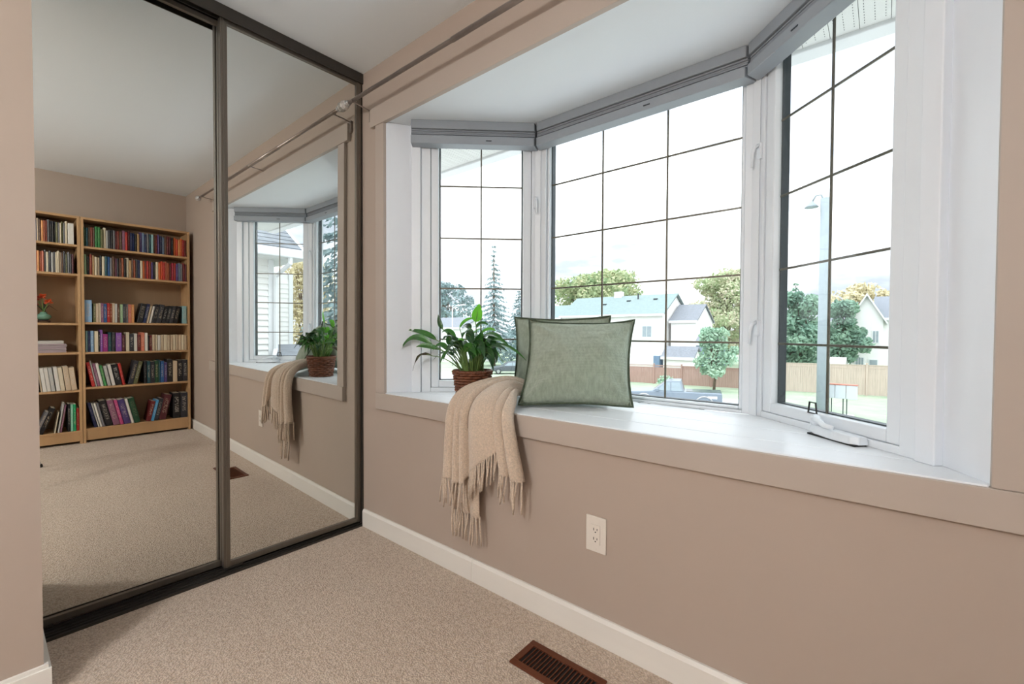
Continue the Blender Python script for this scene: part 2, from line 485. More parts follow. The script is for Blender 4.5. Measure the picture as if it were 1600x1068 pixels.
# splayed jamb boards and the filling behind them
jm = empty('trim_1', (XL, 0, ZS), kind='structure')
for sd in (0, 1):
    f = (lambda p: p) if sd == 0 else (lambda p: tuple(mir((p[0], p[1], 0))[:2]))
    j0, j1 = (XL, -0.002), (0.318, 0.124)
    poly = [f(p) for p in (j0, j1, (0.296, 0.136), (XL - 0.02, 0.0))]
    MB().prism(poly, ZS, ZT).build('jamb_board', white_m, jm, bevel=0.0015)
    # vertical trim strip between jamb and window frame
    o, al, ou = wingframe(sd)
    MB().obox(o, al, ou, (0, 0, 1), (-0.048, -0.014, ZS), (-0.001, 0.04, ZT)).build('trim_strip', white_m, jm, bevel=0.003)
    fill = [f(p) for p in ((XL - 0.02, 0.0), (0.30, 0.13), tuple((A - WD * 0.045 + WN * 0.02)[:2]), tuple((A + WN * 0.10)[:2]), tuple((A + WN * 0.10 - WD * 0.1)[:2]), (XL - 0.06, 0.15))]
    MB().prism(fill, ZS - 0.02, ZT + 0.02).build('jamb_backing', white_m, jm)

# casing round the opening
cs = empty('trim_2', (XL, 0, ZT), kind='structure')
CT = 0.018
B(0.128, 2.50, -0.022, 0, ZT - 0.006, 2.213).build('head_casing', casing_m, cs, bevel=0.002)
B(0.171, XL - 0.004, -CT, 0, ZS - 0.0036, ZT - 0.006).build('side_casing', casing_m, cs, bevel=0.002)
B(XR + 0.004, XR + 0.095, -CT, 0, ZS - 0.0036, ZT - 0.006).build('side_casing', casing_m, cs, bevel=0.002)
B(0.1726, 2.62, -0.022, 0, 0.6595, ZS - 0.004).build('apron', casing_m, cs, bevel=0.002)

# window seat, four boards
seat = empty('window_bench', (MID, 0.2, ZS - 0.02), 'white painted plank window seat filling the bay', 'window seat')
lx = lambda y: (0.253 + (0.318 - 0.253) * (y / 0.124)) if y < 0.124 else (A.x + (y - A.y) / WD.y * WD.x)
ys = [-0.016, 0.128, 0.305, 0.462, 0.552]
for a, b in zip(ys[:-1], ys[1:]):
    a2, b2 = a + 0.0022, b - 0.0022
    if a < 0:
        half = [(XL + 0.003, a2), (XL + 0.003, 0.0), (XL - 0.006, 0.0002), (0.312, b2)]
    else:
        half = [((0.312 if a < 0.13 else lx(a2) - 0.008), a2), (lx(b2) - 0.008, b2)]
    poly = half + [(2 * MID - p[0], p[1]) for p in reversed(half)]
    MB().prism(poly, ZS - 0.022, ZS).build('board', seat_m, seat, bevel=0.0025)

# ------------------------------------------------------------------ windows
ROWS = [1.826, 1.554, 1.290, 1.022]
def loop_latch(o, al, ou, s, z, root):
    t = MB()
    pts = [o + al * (s + dx) + ou * (-0.004) + Vector((0, 0, z + dz)) for dx, dz in ((-0.017, -0.016), (0.017, -0.016), (0.012, 0.018), (-0.012, 0.018))]
    t.tube(pts, 0.0032, 6, closed=True)
    t.build('latch_loop', black_m, root, label='black trapezoid latch loop at the foot of the glass')

def lock_handle(o, al, ou, s, z, root):
    b = MB()
    b.obox(o, al, ou, (0, 0, 1), (s - 0.011, -0.010, z - 0.030), (s + 0.011, 0.0, z + 0.030))
    h = b.build('lock_plate', vinyl_m, root, bevel=0.002)
    l = MB()
    l.tube([o + al * s + ou * y + Vector((0, 0, z + dz)) for y, dz in ((-0.008, 0.022), (-0.026, 0.012), (-0.034, -0.012), (-0.036, -0.06))], [0.007, 0.0065, 0.006, 0.005], 8)
    l.build('lock_lever', vinyl_m, h, smooth=True)

def make_window(name, o, al, ou, L, g0, g1, cols, sash, zb, zt=2.075):
    root = empty(name, (o.x, o.y, ZS), kind='structure')
    Z = Vector((0, 0, 1))
    def bx(nm, m, r0, r1, bev=0.002, parent=root):
        return MB().obox(o, al, ou, Z, r0, r1).build(nm, m, parent, bevel=bev)
    fr0, fr1 = (0.048, L - 0.038) if sash else (g0 - 0.014, g1 + 0.014)
    zf = ZS + 0.022 if sash else zb - 0.012
    bx('frame_stile', vinyl_m, (0, 0, ZS), (fr0, 0.085, ZT))
    bx('frame_stile', vinyl_m, (fr1, 0, ZS), (L, 0.085, ZT))
    bx('frame_sill', vinyl_m, (fr0, 0.002, ZS), (fr1, 0.085, zf))
    bx('frame_head', vinyl_m, (fr0, 0.002, 2.09), (fr1, 0.085, ZT))
    i = 0.006 if sash else 0.012
    bx('sash_stile', vinyl_m, (fr0 + 0.002, i, zf + 0.001), (g0, 0.06, 2.089), 0.004)
    bx('sash_stile', vinyl_m, (g1, i, zf + 0.001), (fr1 - 0.002, 0.06, 2.089), 0.004)
    bx('sash_rail', vinyl_m, (g0, i, zf + 0.001), (g1, 0.06, zb), 0.004)
    bx('sash_rail', vinyl_m, (g0, i, zt), (g1, 0.06, 2.089), 0.004)
    sp = MB()
    w = 0.010
    for r0, r1 in (((g0, .034, zb), (g0 + .006, .062, zt)), ((g1 - .006, .034, zb), (g1, .062, zt)), ((g0, .034, zt - .006), (g1, .062, zt)), ((g0, .034, zb), (g1, .062, zb + .004))):
        sp.obox(o, al, ou, Z, r0, r1)
    sp.build('spacer', gask_m, root)
    bx('glass', glass_m, (g0 - 0.004, 0.0245, zb - 0.004), (g1 + 0.004, 0.0275, zt + 0.004), 0)
    for c in cols:
        bx('grille_bar', grille_m, (c - 0.0038, 0.031, zb), (c + 0.0038, 0.0365, zt), 0.001)
    for z in ROWS:
        bx('grille_bar', grille_m, (g0, 0.0315, z - 0.0038), (g1, 0.037, z + 0.0038), 0.001)
    return root

oL, aL, uL = wingframe(0)
oR, aR, uR = wingframe(1)
w1 = make_window('window_1', oL, aL, uL, WL, 0.09, 0.53, [0.31], True, 0.806)
w3 = make_window('window_3', oR, aR, uR, WL, 0.09, 0.53, [0.31], True, 0.806)
oC = Vector((Bp.x, Bp.y, 0)); LC = 2 * (MID - Bp.x)
w2 = make_window('window_2', oC, Vector((1, 0, 0)), Vector((0, 1, 0)), LC, 0.0577, LC - 0.0557, [1.156 - Bp.x, 1.469 - Bp.x], False, 0.772)
for o, al, ou, r in ((oL, aL, uL, w1), (oR, aR, uR, w3)):
    lock_handle(o, al, ou, WL - 0.018, 1.74, r)
    lock_handle(o, al, ou, WL - 0.018, 1.08, r)
    loop_latch(o, al, ou, 0.325, 0.822, r)
# corner posts outside the two mitres
cp = empty('trim_3', (Bp.x, Bp.y, ZS), kind='structure')
for sd in (0, 1):
    f = (lambda p: (p[0], p[1])) if sd == 0 else (lambda p: tuple(mir((p[0], p[1], 0))[:2]))
    q = [Bp + WD * 0.0, Bp + WN * 0.088 - WD * 0.002, Bp + Vector((-0.035, 0.12, 0)), Bp + Vector((0.002, 0.088, 0))]
    MB().prism([f(p) for p in q], ZS - 0.02, ZT + 0.02).build('corner_post', vinyl_m, cp)
    q = [Bp + Vector((-0.012, -0.018, 0)), Bp + Vector((0.016, -0.006, 0)), Bp + Vector((0.006, 0.004, 0)), Bp + Vector((-0.01, 0.0, 0))]
    MB().prism([f(p) for p in q], ZS, ZT).build('corner_bead', vinyl_m, cp, bevel=0.002)

# crank operator of the right casement
def crank(o, al, ou, root):
    Z = Vector((0, 0, 1))
    def P(s, n, z): return o + al * s + ou * n + Z * z
    b = MB()
    prof = [(0.13, 0.0), (0.13, -0.030), (0.15, -0.046), (0.20, -0.050), (0.28, -0.040), (0.32, -0.022), (0.33, 0.0)]
    lo = [P(s, n, ZS + 0.004) for s, n in prof]
    hi = [P(0.23 + (s - 0.23) * 0.93, n * 0.86, ZS + 0.026 + 0.008 * (1 - abs(s - 0.25) / 0.12)) for s, n in prof]
    n = len(lo)
    b.add(lo + hi, [tuple(range(n - 1, -1, -1)), tuple(range(n, 2 * n))] + [(k, (k + 1) % n, n + (k + 1) % n, n + k) for k in range(n)])
    body = b.build('crank_housing', vinyl_m, root, bevel=0.004, seg=3, label='white casement crank housing on the sill')
    MB().obox(o, al, ou, Z, (0.135, -0.043, ZS), (0.30, -0.004, ZS + 0.005)).build('crank_base', black_m, body)
    h = MB()
    h.tube([P(0.275, -0.020, ZS + 0.034), P(0.285, -0.030, ZS + 0.052), P(0.262, -0.044, ZS + 0.050), P(0.225, -0.052, ZS + 0.040), P(0.195, -0.052, ZS + 0.040)], [0.014, 0.013, 0.009, 0.008, 0.006], 10)
    h.build('crank_arm', vinyl_m, body, smooth=True)
    k = MB(); c = P(0.288, -0.026, ZS + 0.045)
    k.lathe([(0.001, -0.017), (0.012, -0.014), (0.0165, 0.0), (0.012, 0.013), (0.001, 0.016)], 14, c)
    k.build('crank_knob', vinyl_m, body, smooth=True)
crank(oR, aR, uR, w3)

# ------------------------------------------------------------------ raised blinds
def blind(o, al, ou, s0, s1, label, sk0=0.0, sk1=0.0):
    root = empty('window_blind', tuple(o + al * ((s0 + s1) / 2) + Vector((0, 0, 2.0))), label, 'blind', 'raised grey blinds of the bay')
    def seg(nm, m, n0, n1, z0, z1, par=root, bev=0.003):
        q = []
        for n, z in ((n0, z0), (n1, z0), (n1, z1), (n0, z1)):
            q.append((s0 + sk0 * n, n, z))
        a = [o + al * (s0 + sk0 * n) + ou * n + Vector((0, 0, z)) for _, n, z in q]
        c = [o + al * (s1 + sk1 * n) + ou * n + Vector((0, 0, z)) for _, n, z in q]
        return MB().add(a + c, [(3, 2, 1, 0), (4, 5, 6, 7)] + [(k, (k + 1) % 4, 4 + (k + 1) % 4, 4 + k) for k in range(4)]).build(nm, m, par, bevel=bev)
    seg('head_rail', blindrail_m, -0.066, -0.004, 2.082, ZT)
    z = 2.082
    for k in range(4):
        seg('fabric_fold', blind_m, -0.056 + 0.002 * (k % 2), -0.010, z - 0.0085, z - 0.0008, bev=0.002)
        z -= 0.0085
    seg('bottom_rail', blindrail_m, -0.070, -0.004, 2.006, z - 0.001)
    b = MB(); c = o + al * ((s0 * 0.4 + s1 * 0.6)) + ou * (-0.0715) + Vector((0, 0, 2.025))
    b.obox(c, al, ou, (0, 0, 1), (-0.014, -0.001, -0.002), (0.014, 0.002, 0.002))
    b.build('rail_tab', gask_m, root)
k = math.tan(math.radians(23.5))
blind(oL, aL, uL, -0.042, WL - 0.004, 'grey raised blind over the narrow window beside the plant', 0, k)
blind(oC, Vector((1, 0, 0)), Vector((0, 1, 0)), 0.002, LC - 0.002, 'wide grey raised blind over the middle window of the bay', -k, k)
blind(oR, aR, uR, -0.042, WL - 0.004, 'grey raised blind over the narrow window nearest the camera', 0, k)

# ------------------------------------------------------------------ curtain rod
RZ, RY = 2.2355, -0.106
rod = empty('curtain_rod', (1.3, RY, RZ), 'thin nickel curtain rod with glass finials above the bay window', 'curtain rod')
r = MB(); r.tube([(0.075, RY, RZ), (2.545, RY, RZ)], 0.0095, 12); r.build('rod_tube', rod_m, rod, smooth=True)
r = MB(); r.tube([(0.85, RY, RZ), (1.9, RY, RZ)], 0.0115, 12); r.build('rod_sleeve', rod_m, rod, smooth=True)
gl_m = mat('clear_acrylic', '#cfcac4', 0.12, spec=0.8, var=(60, 0.3))
for x, sg in ((0.072, -1), (2.548, 1)):
    q = MB()
    prof = [(0.009, 0.0), (0.014, 0.004), (0.014, 0.010), (0.010, 0.013), (0.0165, 0.018), (0.0165, 0.022)]
    pts = [(x + sg * z, RY, RZ) for r_, z in prof]
    q.tube(pts, [r_ for r_, z in prof], 14); q.build('finial_collar', chrome_m, rod, smooth=False)
    q = MB()
    prof = [(0.010, 0.022), (0.019, 0.028), (0.0245, 0.038), (0.0245, 0.048), (0.018, 0.058), (0.006, 0.062)]
    if sg < 0: prof = [(r_, z * 0.98) for r_, z in prof]
    q.tube([(x + sg * z, RY, RZ) for r_, z in prof], [r_ for r_, z in prof], 10); q.build('finial', gl_m, rod)
for x in (0.115, 1.35, 2.46):
    q = MB()
    q.tube([(x, RY, RZ - 0.011), (x, -0.045, RZ - 0.016), (x, -0.012, RZ - 0.020)], 0.0035, 8)
    q.obox((x, 0, 0), (1, 0, 0), (0, 1, 0), (0, 0, 1), (-0.007, -0.012, RZ - 0.075), (0.007, -0.0005, RZ - 0.012))
    q.tube([(x, RY - 0.011, RZ), (x, RY - 0.009, RZ - 0.010), (x, RY, RZ - 0.013), (x, RY + 0.009, RZ - 0.010), (x, RY + 0.011, RZ)], 0.0028, 6)
    q.build('bracket', rod_m, rod)

# ------------------------------------------------------------------ closet mirror doors
MT, MZ = -0.0074, -0.0144    # the doors hang very slightly out of true
def mirror_door(x, y0, y1, label, z0=0.03, z1=2.395, sw=0.026):
    """a sliding door whose mirror lies in the plane (X - x) + MZ*Y + MT*(Z-1) = 0"""
    nrm = Vector((1, MZ, MT)).normalized()
    ay = Vector((-MZ, 1, 0)).normalized()
    az = nrm.cross(ay).normalized()
    if az.z < 0: az = -az
    o = Vector((x, 0, 1.0))
    root = empty('mirror_door', (x, (y0 + y1) / 2, 0), label, 'mirror door', 'sliding mirror doors of the closet')
    def bx(nm, m, a0, a1, n0, n1, c0, c1, bev=0.0015, par=root):
        return MB().obox(o, nrm, ay, az, (n0, a0, c0 - 1), (n1, a1, c1 - 1)).build(nm, m, par, bevel=bev)
    bx('mirror_pane', mirror_m, y0 + sw - 0.002, y1 - sw + 0.002, -0.005, 0.0, z0 + 0.022, z1 - 0.018, 0)
    for a, b in ((y0, y0 + sw), (y1 - sw, y1)):
        bx('stile', alum_m, a, b, -0.018, 0.010, z0, z1)
        bx('stile_ridge', alum_m, a + sw * .35, a + sw * .62, 0.010, 0.014, z0, z1, 0.001)
    bx('bottom_rail', alum_m, y0 + sw, y1 - sw, -0.018, 0.009, z0, z0 + 0.024)
    bx('top_rail', alum_m, y0 + sw, y1 - sw, -0.018, 0.009, z1 - 0.020, z1)
    bx('roller_shoe', alumd_m, y0 + 0.002, y0 + 0.075, -0.010, 0.012, z0 - 0.007, z0 - 0.0005)
    return root
mirror_door(0.0074, -0.668, -0.009, 'mirrored sliding closet door meeting the window wall', z0=0.02)
mirror_door(-0.0326, -1.262, -0.640, 'mirrored sliding closet door showing the bookcases', z0=0.018)
tr = empty('closet_track', (0, -0.62, H - 0.03), 'dark bronze ceiling track above the mirror doors', 'track')
B(0.030, 0.036, -1.30, -0.001, H - 0.054, H - 0.0005).build('track_fascia', alumd_m, tr, bevel=0.001)
B(-0.058, 0.030, -1.30, -0.001, H - 0.010, H - 0.0005).build('track_top', alumd_m, tr)
B(-0.013, -0.009, -1.30, -0.001, H - 0.045, H - 0.010).build('track_divider', alumd_m, tr)
B(-0.060, -0.056, -1.30, -0.001, H - 0.060, H - 0.0005).build('track_fascia', alumd_m, tr)
tr = empty('closet_track', (0, -0.62, 0.0), 'low dark bronze floor track under the mirror doors', 'track')
B(-0.060, 0.036, -1.30, -0.001, 0.0, 0.004).build('track_base', alumd_m, tr)
for x in (-0.056, -0.036, -0.012, 0.008, 0.031):
    B(x, x + 0.004, -1.30, -0.001, 0.004, 0.0095).build('track_rib', alumd_m, tr)
# vertical channel where the doors close against the window wall
ch = B(-0.055, 0.026, -0.008, -0.0005, 0.012, H - 0.055).build('door_channel', alumd_m, label='dark vertical channel between mirror door and window wall', cat='trim')

# ------------------------------------------------------------------ invented fill lamp brightening the room, unseen behind the photographer
fill_m = emit_mat('fill_glow_glass', FILL_COLOR, FILL_POWER)
def fill_lamp(x, y, label):
    t = empty('fill_lamp', (x, y, H), label, 'lamp', 'added fill lamps')
    q = MB(); q.lathe([(0.075, -0.0005), (0.075, -0.018), (0.05, -0.028), (0.03, -0.035)], 24, (x, y, H)); q.build('canopy', chrome_m, t, smooth=True)
    q = MB(); q.tube([(x, y, H - 0.03), (x, y, H - 0.38)], 0.012, 10); q.build('stem', chrome_m, t)
    q = MB(); q.lathe([(0.045, -0.37), (0.1, -0.385), (0.145, -0.43), (0.16, -0.49), (0.145, -0.55), (0.1, -0.605), (0.04, -0.628), (0.001, -0.63)], 28, (x, y, H)); q.build('globe', fill_m, t, smooth=True)
fill_lamp(1.78, -2.95, 'added unseen globe lamp brightening the room from behind the camera')

# ------------------------------------------------------------------ wall outlet, floor register
ou = empty('wall_outlet', (1.460, 0, 0.372), 'white double wall outlet below the window seat', 'outlet')
B(1.422, 1.498, -0.006, -0.0005, 0.311, 0.433).build('cover_plate', plate_m, ou, bevel=0.002)
B(1.4435, 1.4765, -0.0085, -0.0055, 0.3385, 0.4055).build('receptacle', plate_m, ou, bevel=0.001)
for z in (0.388, 0.356):
    for x, hh in ((1.4535, 0.0045), (1.4665, 0.0035)):
        B(x - 0.0011, x + 0.0011, -0.0092, -0.0083, z - hh + 0.002, z + hh + 0.002).build('slot', black_m, ou)
    q = MB(); q.tube([(1.46, -0.0083, z - 0.0075), (1.46, -0.0092, z - 0.0075)], 0.0024, 10); q.build('ground_hole', black_m, ou)
for z in (0.424, 0.320):
    q = MB(); q.tube([(1.46, -0.0055, z), (1.46, -0.0072, z)], 0.003, 10); q.build('screw', plate_m, ou)

vx0, vx1, vy0, vy1 = 1.296, 1.578, -0.268, -0.140
vt = empty('floor_register', ((vx0 + vx1) / 2, (vy0 + vy1) / 2, 0), 'brown metal floor register in the carpet beside the baseboard', 'vent')
q = MB(); e = 0.022
for a in ((vx0, vx1, vy0, vy0 + e), (vx0, vx1, vy1 - e, vy1), (vx0, vx0 + e, vy0 + e, vy1 - e), (vx1 - e, vx1, vy0 + e, vy1 - e)):
    q.box(a[0], a[1], a[2], a[3], 0.0005, 0.007)
q.build('register_frame', vent_m, vt, bevel=0.002)
B(vx0 + e, vx1 - e, vy0 + e, vy1 - e, 0.0004, 0.0012).build('duct_opening', ventd_m, vt)
NS = 18
for i in range(1, NS):
    x = vx0 + e + (vx1 - vx0 - 2 * e) * i / NS
    B(x - 0.0016, x + 0.0016, vy0 + e, vy1 - e, 0.0014, 0.0062).build('slat', vent_m if i % 9 else vent_m, vt)

# ------------------------------------------------------------------ bookcases
XF = 3.200            # front of the cases
def bookcase(y0, y1, shelves, label):
    root = empty('bookcase', ((XF + W) / 2, (y0 + y1) / 2, 0), label, 'bookcase', 'birch bookcases against the far wall')
    xb = W - 0.018
    T = 0.019
    for a in (y0, y1 - T):
        B(XF, xb, a, a + T, 0, 2.02).build('side_panel', pine_m, root, bevel=0.001)
    B(XF, xb, y0 + T, y1 - T, 2.02 - T, 2.02).build('top_panel', pine_m, root, bevel=0.001)
    B(xb - 0.006, xb, y0 + T, y1 - T, 0.06, 2.0).build('back_panel', pineback_m, root)
    for z in shelves:
        B(XF + 0.006, xb - 0.006, y0 + T, y1 - T, z - T, z).build('shelf', pine_m, root, bevel=0.001)
    B(XF + 0.010, XF + 0.024, y0 + T, y1 - T, 0.022, shelves[-1] - T).build('plinth', pine_m, root, bevel=0.001)
SW = [1.766, 1.515, 1.088, 0.819, 0.502, 0.128]
SS = [1.770, 1.514, 1.078, 0.820, 0.484, 0.118]
bookcase(-0.838, -0.036, SW, 'wide birch bookcase beside the window wall')
bookcase(-1.241, -0.841, SS, 'narrow birch bookcase left of the wide one')
UT = [40, 60, 80, 100, 120, 140, 160, 180, 200, 220, 240, 260, 280, 300]
YT = [-1.176, -1.103, -1.027, -0.949, -0.869, -0.786, -0.7, -0.612, -0.521, -0.427, -0.329, -0.229, -0.124, -0.016]
def py(u): return float(np.interp(u, UT, YT)) if u >= 40 else -1.176 + (u - 40) * 0.00365
# unit book: spine towards -x, thickness along y 0..1, height z 0..1, depth x 0..1
def unit_book(rounded, name):
    q = MB()
    if rounded: sp = [(0.05, 0.0), (0.012, 0.12), (0.0, 0.35), (0.0, 0.65), (0.012, 0.88), (0.05, 1.0)]
    else: sp = [(0.012, 0.0), (0.0, 0.06), (0.0, 0.94), (0.012, 1.0)]
    outl = sp + [(1.0, 1.0), (1.0, 0.90), (0.06, 0.90), (0.06, 0.10), (1.0, 0.10), (1.0, 0.0)]
    q.prism(outl, 0, 1)
    ins = 0.015 if rounded else 0.0
    q.box(0.06, 0.97 if rounded else 0.999, 0.1, 0.9, ins, 1 - ins - 0.004, 1)
    return q
UB = {}
for nm, rr, mm in (('cloth', True, book_m), ('printed', False, bookp_m)):
    UB[nm] = unit_book(rr, nm).mesh('book_' + nm, [mm, page_m])
ORD = ['first', 'second', 'third', 'fourth', 'fifth', 'sixth', 'seventh', 'eighth', 'ninth', 'tenth', 'eleventh', 'twelfth', 'thirteenth', 'fourteenth', 'fifteenth', 'sixteenth', 'seventeenth', 'eighteenth', 'nineteenth', 'twentieth']
TENS = ['', '', 'twenty', 'thirty', 'forty']
def ordw(n):
    if n <= 20: return ORD[n - 1]
    t, u = divmod(n, 10)
    return ({3: 'thirtieth', 4: 'fortieth', 2: 'twentieth'}[t]) if u == 0 else TENS[t] + '-' + ORD[u - 1]
HEX = {'dark green': '#1f4a30', 'teal': '#23505a', 'grey brown': '#6a5548', 'red brown': '#8a3a28', 'brown': '#5f4030', 'green': '#3d8a4a', 'olive': '#6b6a45', 'cream': '#d9cbb0', 'pale grey': '#b9b8b4', 'charcoal': '#33333a', 'black': '#18171b', 'grey': '#77767a', 'dark red': '#6d1f22', 'maroon': '#55222a', 'red': '#b5302a', 'navy': '#1c2650', 'dark blue': '#22356e', 'tan': '#b08d60', 'purple': '#52407a', 'blue grey': '#6b7d96', 'pale teal': '#8fb6b8', 'orange': '#d9692c', 'orange red': '#c9482a', 'pale orange': '#e09a5c', 'pale green': '#9dbb92', 'blue': '#2f5d96', 'pale blue': '#8fb2d4', 'crimson': '#a8243c', 'salmon': '#cf7a62', 'mauve': '#8a5a72', 'white': '#e2ded6', 'magenta': '#9a2f7c', 'pink': '#d0508a', 'violet': '#8a58a8', 'bright blue': '#2f7cc4', 'yellow': '#d8a94a', 'emerald': '#1f9a62', 'mint': '#8ed0b4', 'beige': '#cdb79c', 'rust': '#9a4d2c', 'sky blue': '#4f9ed0'}
SHN = ['top', 'second', 'third', 'fourth', 'fifth', 'bottom']
rng = random.Random(4)
def put_book(y, w, h, d, z, colour, lean, style, label, group, xo=0.0):
    """lean in degrees, positive tips the top to the right as seen in the mirror (towards +y)"""
    o = bpy.data.objects.new('book', UB[style])
    COL.objects.link(o)
    a = math.radians(lean)
    # rest on the lower corner
    o.rotation_euler = (-a, 0, 0)
    zz = z + 0.0005 + (math.sin(a) * w if a > 0 else 0)
    o.location = (XF + 0.012 + xo, y if a >= 0 else y, zz)
    if a < 0: o.location.z = z + 0.0005
    o.scale = (d, w, h)
    c = lin(HEX[colour]); j = rng.uniform(0.85, 1.1)
    o.color = (c[0] * j, c[1] * j, c[2] * j, 1)
    tag(o, label, 'book', group)
    return o
def row(names, u0, u1, z, h, case, shelf, style='cloth', var=0.012, start=0, wide=None):
    ya, yb = py(u0), py(u1)
    ws = [rng.uniform(0.8, 1.2) for _ in names]
    s = sum(ws); y = ya
    for i, (n, w) in enumerate(zip(names, ws)):
        wd = w / s * (yb - ya)
        put_book(y + 0.0003, wd - 0.0008, h + rng.uniform(-var, var), 0.125 + rng.uniform(-.01, .01), z, n, 0, style,
                 '%s book, %s from the left on the %s shelf of the %s bookcase' % (n, ordw(start + i + 1), SHN[shelf], case), 'books in the %s bookcase' % case, rng.uniform(0, .012))
        y += wd
    return start + len(names)
def group_l(items, z, case, shelf, start=0):
    """items: (u_left_at_foot, u_right, height, colour, lean, style)"""
    for i, (ua, ub, h, n, ln, st) in enumerate(items):
        ya, yb = py(ua), py(ub)
        wf = (yb - ya) * math.cos(math.radians(ln)) - 0.0008
        a = math.radians(ln)
        o = put_book(ya + 0.0004, wf, h, 0.155, z, n, ln, st, '%s book, %s from the left on the %s shelf of the %s bookcase' % (n, ordw(start + i + 1), SHN[shelf], case), 'books in the %s bookcase' % case, rng.uniform(0, .008))
    return start + len(items)
row('dark green|teal|grey brown|red brown|brown|green|green|olive|cream|pale grey|charcoal|black|grey|dark red|red brown|brown|mauve|red|maroon|navy|dark blue|black|tan|purple|blue grey|navy|grey|teal|pale teal|brown|dark red|purple|navy|blue grey|brown|dark red|maroon|black|orange|orange red|pale orange|orange|red|dark red'.split('|'), 132.4, 292, SW[0], 0.176, 'wide', 0)
row('pale green|black|red brown|tan|cream|beige|black|cream|teal|blue|grey|brown|mauve|charcoal|brown|rust|black|cream|tan|brown|rust|grey|navy|cream|orange|dark red|red|red brown|purple|black|cream|orange|orange red|red|salmon|rust|dark red|crimson|red|purple|blue grey|grey|dark red|mauve'.split('|'), 132.6, 292, SW[1], 0.172, 'wide', 1)
row('grey|navy|pale blue|teal|blue|beige|brown|pale orange|rust|red brown|grey|charcoal|black|charcoal|olive|grey|cream|olive|grey|cream'.split('|'), 42.5, 107.5, SS[0], 0.185, 'narrow', 0)
put_book(py(108.2), 0.036, 0.18, 0.13, SS[0], 'white', 0, 'printed', 'thick white illustrated book ending the top row of the narrow bookcase', 'books in the narrow bookcase')
row('brown|orange|tan|orange|pale orange|rust|salmon|grey|cream|charcoal|pale grey|grey|cream|cream|beige|brown|charcoal|olive|grey|charcoal|maroon'.split('|'), 46, 117, SS[1], 0.176, 'narrow', 1)
# third shelf of the wide case
n3 = group_l([(132.4, 144, 0.20, 'pale blue', 0, 'printed')], SW[2], 'wide', 2)
n3 = row('olive|beige|cream|mauve|blue|red|rust|beige|pale grey|brown|pale green|charcoal|grey|salmon|pale orange'.split('|'), 146, 210, SW[2], 0.175, 'wide', 2, 'printed', 0.006, n3)
n3 = group_l([(214, 223, 0.186, 'black', 11, 'printed'), (223.3, 228, 0.186, 'navy', 11, 'printed'), (228.3, 232.5, 0.165, 'beige', 11, 'cloth'), (232.8, 237, 0.165, 'white', 11, 'cloth'), (237.3, 244, 0.182, 'black', 11, 'printed'), (244.3, 251.5, 0.182, 'charcoal', 11, 'printed'), (251.8, 258, 0.165, 'black', 11, 'printed'), (258.3, 264, 0.172, 'black', 11, 'printed'), (264.3, 270, 0.172, 'charcoal', 11, 'printed'), (270.3, 277, 0.172, 'black', 11, 'printed')], SW[2], 'wide', 2, n3)
group_l([(285, 291.5, 0.178, 'pale teal', 0, 'printed')], SW[2], 'wide', 2, n3)
# fourth shelf
n4 = group_l([(133, 137, 0.19, 'pale teal', 0, 'cloth'), (137.2, 141, 0.19, 'navy', 0, 'cloth'), (141.2, 146, 0.19, 'pale blue', 0, 'printed'), (147, 153, 0.187, 'cream', 0, 'printed'), (153.3, 156, 0.185, 'black', 0, 'printed'), (156.2, 160, 0.20, 'violet', 0, 'printed'), (160.3, 168, 0.162, 'magenta', 0, 'printed'), (168.3, 174, 0.178, 'teal', 0, 'cloth'), (174.3, 180, 0.178, 'charcoal', 0, 'cloth'), (180.6, 190, 0.175, 'violet', 0, 'printed'), (190.4, 195, 0.15, 'maroon', 0, 'printed'), (196.5, 202, 0.178, 'cream', 0, 'printed'), (202.4, 208.5, 0.16, 'charcoal', 0, 'printed'), (209, 214, 0.166, 'white', 0, 'printed'), (214.3, 219.5, 0.155, 'dark red', 0, 'printed'), (219.8, 225.5, 0.178, 'salmon', 0, 'printed'), (226, 230.5, 0.172, 'white', 0, 'printed'), (230.8, 233, 0.148, 'black', 0, 'cloth'), (233.4, 237, 0.15, 'dark red', 0, 'printed')], SW[3], 'wide', 3)
row('beige|cream|white|beige|cream|beige|beige|cream|beige|beige|cream|beige'.split('|'), 237.4, 292, SW[3], 0.152, 'wide', 3, 'cloth', 0.004, n4)
# fifth shelf
n5 = group_l([(142.5, 148, 0.225, 'red', -10, 'printed'), (148.3, 151, 0.238, 'pale grey', -10, 'cloth'), (151.3, 156, 0.212, 'mauve', -10, 'printed'), (156.3, 161, 0.212, 'white', -10, 'cloth'), (161.3, 166, 0.192, 'green', -10, 'printed'), (167, 172.5, 0.186, 'pale grey', -10, 'printed'), (174, 179.5, 0.198, 'white', -10, 'printed'), (180, 190, 0.196, 'black', -10, 'printed'), (190.6, 195.5, 0.205, 'red', -10, 'cloth')], SW[4], 'wide', 4)
group_l([(199, 206.5, 0.225, 'charcoal', 12, 'printed'), (206.8, 213.2, 0.215, 'olive', 12, 'printed'), (223.8, 228.8, 0.215, 'black', 0, 'cloth'), (229, 234, 0.215, 'teal', 0, 'printed'), (234.3, 241, 0.21, 'charcoal', 0, 'printed'), (241.4, 247, 0.215, 'dark green', 0, 'printed'), (247.3, 250, 0.222, 'teal', 0, 'cloth'), (250.3, 255.5, 0.212, 'blue', 0, 'printed'), (255.8, 260.5, 0.198, 'purple', 0, 'printed'), (260.8, 269, 0.225, 'black', 0, 'printed'), (269.4, 276.5, 0.208, 'beige', 0, 'printed'), (277, 285, 0.215, 'black', 0, 'printed'), (285.4, 292.3, 0.215, 'charcoal', 0, 'printed')], SW[4], 'wide', 4, n5)
